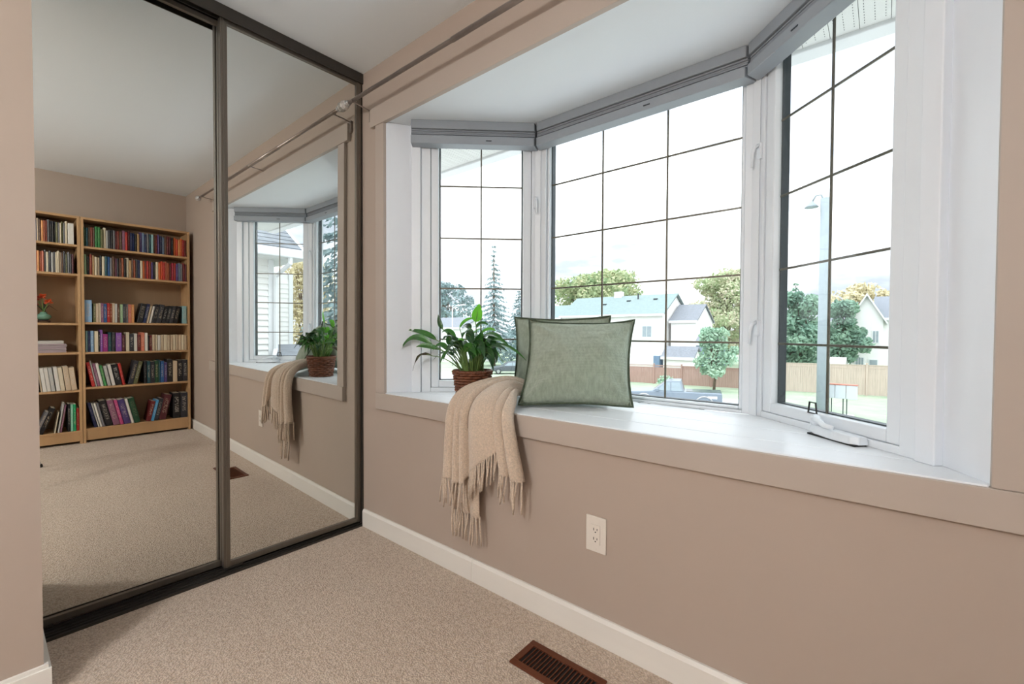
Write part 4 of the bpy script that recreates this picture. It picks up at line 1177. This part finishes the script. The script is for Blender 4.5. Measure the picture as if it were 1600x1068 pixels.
# ---- trees
def leaf_cloud(q, cx_, cy_, cz_, rx, ry, rz, n, size, r, shell=.5):
    for _ in range(n):
        while True:
            d = Vector((r.uniform(-1, 1), r.uniform(-1, 1), r.uniform(-1, 1)))
            if shell * .6 < d.length < 1: break
        p = Vector((cx_ + d.x * rx, cy_ + d.y * ry, cz_ + d.z * rz))
        a = Vector((r.gauss(0, 1), r.gauss(0, 1), r.gauss(0, 1))).normalized(); b = a.orthogonal().normalized()
        s_ = size * r.uniform(.6, 1.3)
        q.add([p - a * s_, p + b * s_ * .55, p + a * s_, p - b * s_ * .55], [(0, 1, 2, 3)])
def tree(x, y, top, halfw, mtl, label, seed, name='broadleaf_tree', n=1500, size=.28, base=None, lumps=9, depth=None, lowf=.18):
    """round-crowned tree: trunk, limbs and a crown of leaf clusters"""
    r = random.Random(seed)
    base = G if base is None else base
    root = empty(name, (x, y, base), label, 'tree', 'trees seen through the bay window')
    hgt = top - base
    cz_ = base + hgt * .64; rz = hgt * .36
    depth = depth or halfw
    t = MB(); t.tube([(x, y, base), (x + .1, y, base + hgt * .3), (x, y, base + hgt * .7)], [hgt * .022, hgt * .018, hgt * .008], 8)
    t.build('trunk', bark_m, root, smooth=True)
    q = MB(); lim = MB()
    low = base + hgt * lowf
    for k_ in range(lumps * 2):
        a = r.uniform(0, 6.28); f = r.uniform(0, 1) ** .8
        prof = math.sin(math.pi * (0.14 + 0.80 * f)) ** .7
        rr = r.uniform(.35, .92) * prof
        lx_, ly_, lz_ = x + math.cos(a) * rr * halfw, y + math.sin(a) * rr * depth, low + (top - low) * f
        sc_ = r.uniform(.20, .40)
        leaf_cloud(q, lx_, ly_, min(lz_, top - rz * sc_ * .7), halfw * sc_, depth * sc_, rz * sc_ * .8, n // lumps * 2 // 3, size, r)
        lim.tube([(x, y, base + hgt * r.uniform(.2, .5)), ((x + lx_) / 2, (y + ly_) / 2, (lz_ + cz_) / 2 - rz * .2), (lx_, ly_, lz_)], [hgt * .008, hgt * .005, hgt * .002], 5)
    leaf_cloud(q, x, y, low + (top - low) * .45, halfw * .62, depth * .62, (top - low) * .42, n // 3, size, r, .1)
    lim.build('limb', bark_m, root, smooth=True, kind='stuff')
    q.build('foliage', mtl, root, recalc=False, kind='stuff')
    return root
def conifer(x, y, top, halfw, mtl, label, seed, base=None, tiers=26, size=.30, name='spruce_tree', power=.8):
    r = random.Random(seed)
    base = G if base is None else base
    root = empty(name, (x, y, base), label, 'tree', 'trees seen through the bay window')
    hgt = top - base
    t = MB(); t.tube([(x, y, base), (x, y, top - .2)], [hgt * .016, .03], 8); t.build('trunk', bark_m, root, smooth=True)
    q = MB()
    for k_ in range(tiers):
        f = k_ / (tiers - 1)
        z = base + hgt * (.10 + .90 * f)
        R = halfw * (1 - f) ** power * r.uniform(.8, 1.1) + .12
        nb = int(6 + 10 * (1 - f))
        for b_ in range(nb):
            a = r.uniform(0, 6.28)
            d = Vector((math.cos(a), math.sin(a), -.32))
            L_ = R * r.uniform(.75, 1.1)
            m_ = max(3, int(L_ / size * 2.4))
            for i in range(m_):
                p = Vector((x, y, z)) + d * (L_ * (i + .6) / m_) + Vector((r.uniform(-.5, .5), r.uniform(-.5, .5), r.uniform(-.5, .2))) * size
                u = (d + Vector((r.uniform(-.6, .6), r.uniform(-.6, .6), r.uniform(-.9, .2)))).normalized(); v = u.orthogonal().normalized()
                v = (v * math.cos(i) + u.cross(v) * math.sin(i)).normalized()
                s_ = size * r.uniform(.7, 1.2)
                q.add([p - u * s_ * .4, p + v * s_ * .35, p + u * s_, p - v * s_ * .35], [(0, 1, 2, 3)])
    q.build('foliage', mtl, root, recalc=False, kind='stuff')
    return root
conifer(-39.7, 45, 13.0, 4.6, fol['spruce'], 'tall slender blue-grey spruce behind the potted plant', 3, power=1.25)
tree(-69.3, 64, 12.2, 6.4, fol['spruce'], 'broad blue-grey tree left of the tall spruce', 5, n=2200, size=.34)
conifer(-44.05, 56, 7.85, 3.6, fol['spruce'], 'short bluish evergreen right of the tall spruce', 9, size=.3)
tree(-37.3, 70, 11.9, 9.6, fol['yellow'], 'wide yellow-green tree rising behind the teal roofed house', 11, n=7500, size=.32, lumps=20, depth=7.5, lowf=.5)
tree(-15.6, 70, 10.4, 5.9, fol['autumn'], 'autumn tinted tree right of the teal roofed house', 17, n=6000, size=.26, lumps=16)
tree(-8.45, 37.5, 1.5, 1.75, fol['sumac'], 'small pale green tree in front of the red-brown fence', 23, n=2200, size=.16, lumps=12, name='sapling_tree', depth=1.4)
tree(-4.3, 52, 5.2, 3.0, fol['green'], 'dense green tree behind the cedar fence left of the lamp post', 29, n=5600, size=.22, lumps=14, lowf=.06)
conifer(-5.74, 60, 6.9, 2.4, fol['green'], 'pointed evergreen top among the green trees behind the cedar fence', 31, size=.3, tiers=18)
tree(-1.13, 57, 4.5, 2.1, fol['green'], 'green tree behind the cedar fence beside the white gabled house', 37, n=3800, size=.22, lumps=10, lowf=.06)
tree(-0.38, 85, 8.6, 5.2, fol['gold'], 'golden tree crown far behind the white gabled house', 41, n=2400, size=.34, lumps=10)
# shrubs by the fence
def shrub(x, y, h, w, mtl, label, seed):
    r = random.Random(seed); root = empty('shrub', (x, y, G), label, 'shrub', 'shrubs along the fence')
    s_ = MB()
    for k_ in range(5): s_.tube([(x, y, G), (x + r.uniform(-w, w) * .6, y + r.uniform(-.2, .2), G + h * .7)], [.03, .01], 5)
    s_.build('stem', bark_m, root)
    q = MB(); leaf_cloud(q, x, y, G + h * .55, w, w * .6, h * .48, 420, .10, r, .2); q.build('foliage', mtl, root, recalc=False, kind='stuff')
shrub(-11.9, 36.2, 1.15, .85, fol['sumac'], 'low green shrub by the fence behind the truck cab', 2)
shrub(-16.6, 36.0, .75, 1.4, fol['gold'], 'dry yellowish shrub by the fence behind the front pillow', 6)

# ---- fences
def fence(p0, p1, h, mtl, label, npan, lattice=(), group='board fences across the street'):
    p0, p1 = Vector((p0[0], p0[1], G)), Vector((p1[0], p1[1], G))
    root = empty('board_fence', tuple(p0), label, 'fence', group)
    d = (p1 - p0); L_ = d.length / npan; d.normalize(); n = Vector((d.y, -d.x, 0))
    for i in range(npan + 1):
        o = p0 + d * (L_ * i)
        b = MB(); b.obox(o, d, n, (0, 0, 1), (-.06, -.02, 0), (.06, .10, h + .12)); b.ext([o + d * a + n * c + Vector((0, 0, h + .12)) for a, c in ((-.08, -.04), (.08, -.04), (.08, .12), (-.08, .12))], (0, 0, .04)); b.build('post', mtl, root)
    r = random.Random(npan)
    for i in range(npan):
        o = p0 + d * (L_ * i)
        b = MB(); nb = int((L_ - .12) / .145)
        for k_ in range(nb):
            a = .06 + (L_ - .12) * k_ / nb
            b.obox(o, d, n, (0, 0, 1), (a + .004, .0 + r.uniform(0, .008), .04), (a + (L_ - .12) / nb - .004, .025, h - .26))
        b.build('panel', mtl, root)
        b = MB(); b.obox(o, d, n, (0, 0, 1), (.06, -.005, h - .26), (L_ - .06, .04, h - .20)); b.obox(o, d, n, (0, 0, 1), (.06, -.005, h - .02), (L_ - .06, .05, h + .03)); b.build('rail', mtl, root)
        b = MB()
        if i in lattice:
            m_ = int(L_ / .12)
            for k_ in range(m_):
                a = .06 + (L_ - .12) * k_ / m_
                for sg in (1, -1):
                    b.ext([o + d * (a + (0 if sg > 0 else .18)) + n * .015 + Vector((0, 0, h - .20)), o + d * (a + (0 if sg > 0 else .18) + .03) + n * .015 + Vector((0, 0, h - .20)), o + d * (a + (.18 if sg > 0 else 0) + .03) + n * .015 + Vector((0, 0, h - .02)), o + d * (a + (.18 if sg > 0 else 0)) + n * .015 + Vector((0, 0, h - .02))], n * .012)
            b.build('lattice', mtl, root)
        else:
            b.obox(o, d, n, (0, 0, 1), (.06, .008, h - .20), (L_ - .06, .02, h - .02)); b.build('cap_board', mtl, root)
fence((-26.5, 37.4), (-7.0, 40.6), 1.75, fred_m, 'red-brown board fence behind the pickup truck', 8, (4, 5))
fence((-6.7, 40.75), (6.6, 43.6), 2.35, ftan_m, 'pale weathered cedar fence behind the lamp post', 5)

# ---- houses
def gable_house(name, x0, x1, y0, y1, z_eave, z_ridge, along, wall, roof, label, oh=.35, base=None, root=None):
    """along='x' puts the ridge parallel to x"""
    base = G if base is None else base
    root = root or empty(name, ((x0 + x1) / 2, (y0 + y1) / 2, base), label, 'house', 'houses across the street')
    b = MB()
    if along == 'x':
        b.ext([(x0, y0, base), (x0, y1, base), (x0, y1, z_eave), (x0, (y0 + y1) / 2, z_ridge - .12), (x0, y0, z_eave)], (x1 - x0, 0, 0))
    else:
        b.ext([(x0, y0, base), (x1, y0, base), (x1, y0, z_eave), ((x0 + x1) / 2, y0, z_ridge - .12), (x0, y0, z_eave)], (0, y1 - y0, 0))
    b.build('wall', wall, root)
    for sg in (0, 1):
        b = MB()
        if along == 'x':
            ye = y0 - oh if sg == 0 else y1 + oh; ym = (y0 + y1) / 2
            sl = (z_ridge - z_eave) / ((y1 - y0) / 2); ze = z_eave - sl * oh
            b.ext([(x0 - oh, ye, ze), (x0 - oh, ym, z_ridge), (x0 - oh, ym, z_ridge + .15), (x0 - oh, ye, ze + .15)], (x1 - x0 + 2 * oh, 0, 0))
            f = MB(); f.box(x0 - oh, x1 + oh, ye - .08 if sg == 0 else ye, ye if sg == 0 else ye + .08, ze - .12, ze + .16)
        else:
            xe = x0 - oh if sg == 0 else x1 + oh; xm = (x0 + x1) / 2
            sl = (z_ridge - z_eave) / ((x1 - x0) / 2); ze = z_eave - sl * oh
            b.ext([(xe, y0 - oh, ze), (xm, y0 - oh, z_ridge), (xm, y0 - oh, z_ridge + .15), (xe, y0 - oh, ze + .15)], (0, y1 - y0 + 2 * oh, 0))
            f = MB(); f.ext([(xe, y0 - oh - .06, ze - .12), (xm, y0 - oh - .06, z_ridge - .12), (xm, y0 - oh - .06, z_ridge + .16), (xe, y0 - oh - .06, ze + .16)], (0, .06, 0))
        rf = b.build('roof', roof, root)
        f.build('gutter' if along == 'x' else 'rake_board', fascia_m, rf)
    return root
def house_window(root, x, z, w, h, y, panes=2):
    b = MB(); b.box(x - w / 2 - .08, x + w / 2 + .08, y - .06, y, z - .08, z + h + .08); f = b.build('window', fascia_m, root)
    for k_ in range(panes):
        ww_ = w / panes
        B(x - w / 2 + ww_ * k_ + .03, x - w / 2 + ww_ * (k_ + 1) - .03, y - .075, y - .055, z, z + h).build('pane', pane_m, f)
hc = gable_house('house', -32.6, -18.3, 51.6, 60.4, 3.45, 6.0, 'x', sidd_m, teal_roof_m, 'long white house with a teal-grey roof and chimney')
B(-26.7, -25.6, 55.6, 56.4, 5.0, 6.75).build('chimney', fascia_m, hc)
for xx, zz_ in ((-24.0, 5.2), (-20.4, 5.3), (-27.2, 4.8)):
    q = MB(); yy = 56 - (5.95 - zz_) / (6.0 - 3.45) * 4.4; q.box(xx - .25, xx + .25, yy - .3, yy + .25, zz_ - .02, zz_ + .22); q.build('roof_vent', gask_m, hc)
q = MB(); q.tube([(-22.9, 55.0, 5.4), (-22.9, 55.0, 6.3)], .10, 8); q.build('vent_pipe', gask_m, hc)
house_window(hc, -20.2, 0.6, 1.2, 1.3, 51.6)
gable_house('house', -39.6, -33.5, 52.4, 60.6, 3.2, 5.1, 'x', sidd_m, teal_roof_m, 'low roofed white house left of the chimney house')
h2 = gable_house('house', -17.9, -14.9, 53.4, 60, 2.55, 4.55, 'x', sidd_m, grey_roof_m, 'narrow white house right of the teal roofed house', oh=.2)
h3 = gable_house('house', -0.55, 2.2, 59.5, 72, 2.75, 5.25, 'y', sidd_m, grey_roof_m, 'white gabled house behind the cedar fence')
gable_house('house', 1.6, 9.8, 60.6, 70.9, 2.75, 5.25, 'x', sidd_m, grey_roof_m, '', oh=.25, root=h3)
house_window(h3, .32, .0, .5, 1.15, 59.5); house_window(h3, 1.6, .15, .5, 1.2, 59.5)
house_window(h3, .3, -3.0, .7, 1.5, 59.5, 3); house_window(h3, 1.45, -3.1, .7, 1.4, 59.5, 1)
gable_house('house', -4.0, -1.3, 66, 74, 2.6, 4.3, 'x', sidd_m, grey_roof_m, 'grey roofed house half hidden by green trees', oh=.3)
sh = gable_house('shed', -1.25, -0.35, 46.5, 48.0, -1.5, -1.15, 'x', mat('brick_red_shed', '#a98e84', 0.9, var=(6, .2)), fascia_m, 'small brown shed peeking over the cedar fence', oh=.12)
gable_house('house', -57.5, -47.6, 46.5, 54, 1.8, 3.4, 'x', sidd_m, grey_roof_m, 'pale grey roofed house seen behind the potted plant leaves')
gable_house('shed', -15.8, -12.7, 45.5, 48, -1.45, -0.5, 'x', sidd_m, grey_roof_m, 'small grey roofed shed over the red-brown fence', oh=.2)
gable_house('garage', -14.0, -11.6, 50.6, 53.6, -0.1, 0.75, 'x', mat('slate_blue_siding', '#8496ad', .7, var=(2, .05)), grey_roof_m, 'blue garage end left of the autumn tree', oh=.15)
tl = empty('camper_trailer', (-17.9, 46, G), 'boxy white camper trailer above the red-brown fence', 'trailer')
B(-19.9, -16.1, 45.2, 47.2, G + .45, -1.25).build('body', sid_m, tl, bevel=.15)
B(-16.75, -16.09, 45.15, 47.25, G + .6, -1.35).build('end_panel', mat('slate_panel', '#6f86a0', .6, var=(3, .08)), tl, bevel=.05)
for xx in (-18.7, -17.7):
    q = MB(); q.tube([(xx, 45.1, G + .35), (xx, 45.4, G + .35)], .34, 16); q.build('wheel', tyre_m, tl)

# ---- street lamp, sign, utility items
pb = Vector((-0.42, 30, G))
lp = empty('street_lamp', tuple(pb), 'tall concrete street lamp post outside the right window', 'street lamp')
q = MB(); q.tube([pb, pb + Vector((-.02, 0, 6)), pb + Vector((-.06, 0, 12.55))], [.33, .29, .24], 14); q.build('post', pole_m, lp, smooth=True)
q = MB(); t0_ = pb + Vector((-.10, 0, 12.35)); q.tube([t0_, t0_ + Vector((-.15, 0, .42)), t0_ + Vector((-.42, 0, .42)), t0_ + Vector((-.58, 0, .12))], .05, 8); q.build('arm', pole_m, lp, smooth=True)
q = MB(); q.lathe([(.06, .12), (.14, .02), (.30, -.16), (.36, -.24), (.10, -.24)], 16, t0_ + Vector((-.62, 0, .02))); q.build('lamp_head', pole_m, lp, smooth=True)
lb = Vector((-44.9, 42, G))
l2 = empty('street_lamp', tuple(lb), 'slender white street lamp far behind the potted plant', 'street lamp')
q = MB(); q.tube([lb, lb + Vector((0, 0, 8.2))], [.10, .07], 8); q.build('post', fascia_m, l2, smooth=True)
q = MB(); q.tube([lb + Vector((0, 0, 8.1)), lb + Vector((.7, 0, 8.5)), lb + Vector((2.0, 0, 8.6))], .05, 6); q.build('arm', fascia_m, l2, smooth=True)
q = MB(); q.box(lb.x + 1.9, lb.x + 2.6, lb.y - .15, lb.y + .15, G + 8.5, G + 8.65); q.build('lamp_head', fascia_m, l2, bevel=.03)
mb_ = empty('mailbox_unit', (0.45, 31, G), 'grey community mailbox cabinets on posts on the lawn', 'mailbox')
metal_m = mat('mailbox_grey', '#c3c9ce', .5, var=(4, .05))
for a in (-.42, .10, .63):
    B(a, a + .50, 30.7, 31.1, G + 1.0, G + 1.78).build('cabinet', metal_m, mb_, bevel=.01)
B(-.44, 1.16, 30.68, 31.12, G + 1.78, G + 1.83).build('cabinet_top', mat('red_trim', '#b0705e', .6, var=(4, .1)), mb_)
for a in (-.1, .45, .62, ):
    B(a, a + .05, 30.88, 30.93, G + .03, G + 1.0).build('post', gask_m, mb_)
B(-.3, 1.0, 30.6, 31.2, G + .02, G + .05).build('slab', road_m, mb_)

# ---- vehicles (profile along d, nose first)
def vehicle(name, c, d, prof_body, prof_cab, win, paint, label, cat, wheels, width=1.8, wr=.36):
    c = Vector(c); d = Vector((d[0], d[1], 0)).normalized(); n = Vector((d.y, -d.x, 0)); Z = Vector((0, 0, 1))
    if n.y > 0: n = -n           # side seen from the house
    root = empty(name, tuple(c), label, cat, 'vehicles parked across the street')
    def extr(nm, m, prof, w, inset=0, par=root, bev=.05):
        b = MB(); pts = [c + d * a + Z * z + n * (w / 2) for a, z in prof]
        b.ext(pts, -n * w)
        return b.build(nm, m, par, bevel=bev)
    body = extr('body', paint, prof_body, width, bev=.06)
    # cab narrows towards the roof
    b = MB(); k_ = len(prof_cab); zlo = min(z for a, z in prof_cab); zhi = max(z for a, z in prof_cab)
    wz = lambda z: width / 2 - .04 - .16 * (z - zlo) / (zhi - zlo)
    f1 = [c + d * a + Z * z + n * wz(z) for a, z in prof_cab]; f2 = [c + d * a + Z * z - n * wz(z) for a, z in prof_cab]
    b.add(f1 + f2, [tuple(range(k_)), tuple(range(2 * k_ - 1, k_ - 1, -1))] + [(i, k_ + i, k_ + (i + 1) % k_, (i + 1) % k_) for i in range(k_)])
    cab = b.build('cab', paint, root, bevel=.05)
    for wv in win:
        for sg in (1, -1):
            b = MB(); pts = [c + d * a + Z * z + n * sg * (wz(z) + .002) for a, z in wv]
            b.ext(pts, n * sg * .012); b.build('side_window', carglass_m, cab)
    for a in wheels:
        for sg in (1, -1):
            o = c + d * a + Z * wr + n * sg * (width / 2 - .12)
            q = MB(); q.tube([o - n * sg * .12, o + n * sg * .10], wr, 20); w_ = q.build('wheel', tyre_m, root)
            q = MB(); q.tube([o + n * sg * .10, o + n * sg * .125], wr * .6, 16); q.build('hub_cap', chrome_m, w_)
        pts = [c + d * (a + math.cos(t) * wr * 1.28) + Z * (wr + math.sin(t) * wr * 1.28) + n * (width / 2 + .012) for t in [math.pi * k2 / 12 for k2 in range(13)]]
        q = MB(); q.tube(pts, .045, 6); q.build('wheel_arch', chrome_m if wr > .36 else paint, root, smooth=True)
    return root, c, d, n
tr_, c, d, n = vehicle('pickup_truck', (-7.95, 27.0, G + .03), (-.955, -.30),
    [(2.72, .42), (2.78, .80), (2.66, 1.02), (1.25, 1.12), (-.45, 1.14), (-.5, 1.14), (-2.72, 1.14), (-2.75, .50), (2.0, .38)],
    [(1.30, 1.10), (.42, 1.76), (-.42, 1.80), (-.62, 1.12)],
    [[(1.02, 1.16), (.46, 1.66), (.20, 1.68), (.20, 1.16)], [(.14, 1.16), (.14, 1.68), (-.36, 1.70), (-.50, 1.16)]],
    truckp_m, 'slate blue pickup truck parked facing left before the fence', 'truck', (1.75, -1.75), 1.85, .40)
b = MB(); b.obox(c, d, n, (0, 0, 1), (-2.70, -.78, 1.135), (-.72, .78, 1.16)); b.build('bed_cover', darkp_m, tr_)
b = MB(); b.obox(c, d, n, (0, 0, 1), (2.72, .45, .72), (2.82, .88, .92)); b.build('headlight', lens_m, tr_)
b = MB(); b.obox(c, d, n, (0, 0, 1), (-2.45, .925, .80), (-1.95, .94, .95)); b.build('side_decal', whitep_m, tr_)
b = MB(); b.obox(c, d, n, (0, 0, 1), (.86, .93, 1.12), (1.06, 1.10, 1.28)); b.build('wing_mirror', truckp_m, tr_, bevel=.03)
SED_B = [(2.25, .35), (2.3, .62), (2.15, .80), (1.0, .93), (-1.4, .96), (-2.2, .92), (-2.28, .55), (-2.2, .32)]
SED_C = [(1.1, .90), (.35, 1.38), (-.75, 1.42), (-1.65, .94)]
SED_W = [[(.80, .97), (.32, 1.30), (-.15, 1.33), (-.15, .97)], [(-.21, .97), (-.21, 1.33), (-.72, 1.33), (-1.25, .98)]]
vehicle('parked_car', (-30.9, 38.2, G), (-.72, -.69), SED_B, SED_C, SED_W, darkp_m, 'dark grey parked car seen between plant and pillows', 'car', (1.45, -1.4), 1.75, .32)
vehicle('parked_car', (-2.9, 24.2, G + .03), (-.96, -.28), SED_B, SED_C, SED_W, whitep_m, 'white parked car behind the pickup truck tailgate', 'car', (1.45, -1.4), 1.75, .32)

# ---- neighbouring house seen in the mirror through the right window
nb = empty('neighbour_house', (7.2, 0, G), 'white sided neighbouring house with a grey shingle roof seen in the mirror', 'house')
NX, NY = 7.0, 2.16
B(NX + .03, NX + 4, -6, NY - .02, G, 2.36).build('wall', sid_m, nb)
z = G + .05
pitch = .115
while z < 2.34:
    MB().ext([(NX + .03, -6, z), (NX - .012, -6, z), (NX + .02, -6, z + pitch), (NX + .03, -6, z + pitch)], (0, 6 + NY - .09, 0)).build('siding_board', sid_m, nb) if z > -.6 else None
    z += pitch
B(NX - .012, NX + .06, NY - .10, NY, G, 2.36).build('corner_board', fascia_m, nb, bevel=.004)
B(NX + 2.3, NX + 5, NY, 3.45, G, 2.36).build('wing_wall', sid_m, nb)
z = -.55
while z < 2.2:
    MB().ext([(NX + 2.3, NY, z), (NX + 2.275, NY, z), (NX + 2.29, NY, z + pitch), (NX + 2.3, NY, z + pitch)], (0, 3.36 - NY, 0)).build('siding_board', sid_m, nb)
    z += pitch
B(NX + 2.26, NX + 2.34, 3.36, 3.46, G, 2.36).build('corner_board', fascia_m, nb, bevel=.004)
RX0, RYE = NX - .38, 2.62
B(RX0, NX + 4, -6, RYE - .03, 2.34, 2.37).build('soffit', soffit_m, nb)
B(RX0 - .11, RX0, -6, RYE, 2.36, 2.52).build('gutter', fascia_m, nb, bevel=.02)
sl = .62
for i in range(26):
    xa = RX0 + i * .16; za = 2.47 + (xa - RX0) * sl
    MB().ext([(xa, -6, za), (xa + .17, -6, za + .17 * sl), (xa + .17, -6, za + .17 * sl + .006), (xa - .01, -6, za + .014)], (0, 6 + RYE, 0)).build('shingle_course', grey_roof_m, nb)
MB().ext([(RX0, RYE - .03, 2.36), (RX0 + 4.16, RYE - .03, 2.36 + 4.16 * sl), (RX0 + 4.16, RYE - .03, 2.50 + 4.16 * sl), (RX0, RYE - .03, 2.50)], (0, .06, 0)).build('rake_board', fascia_m, nb)
q = MB(); q.tube([(RX0 - .05, 2.30, 2.36), (RX0 - .05, 2.30, 2.26), (NX - .05, NY + .02, 2.02), (NX - .05, NY + .02, .62), (NX - .25, NY - .1, .45), (NX - .55, NY + .2, .30)], .045, 6); q.build('downspout', fascia_m, nb)
# porch roof low between the houses
MB().ext([(5.6, 1.0, .40), (9.0, 1.0, .62), (9.0, 1.0, .50), (5.6, 1.0, .28)], (0, 3.2, 0)).build('porch_roof', grey_roof_m, nb)
tree(18, 7.72, 3.9, 2.0, fol['gold'], 'golden shrub tree beside the neighbouring house, seen in the mirror', 51, n=5000, size=.09, lumps=14)
conifer(13.2, 7.2, 8.5, 1.9, fol['spruce'], 'tall evergreen seen in the mirror through the middle window', 57, size=.17, tiers=60, power=.5)
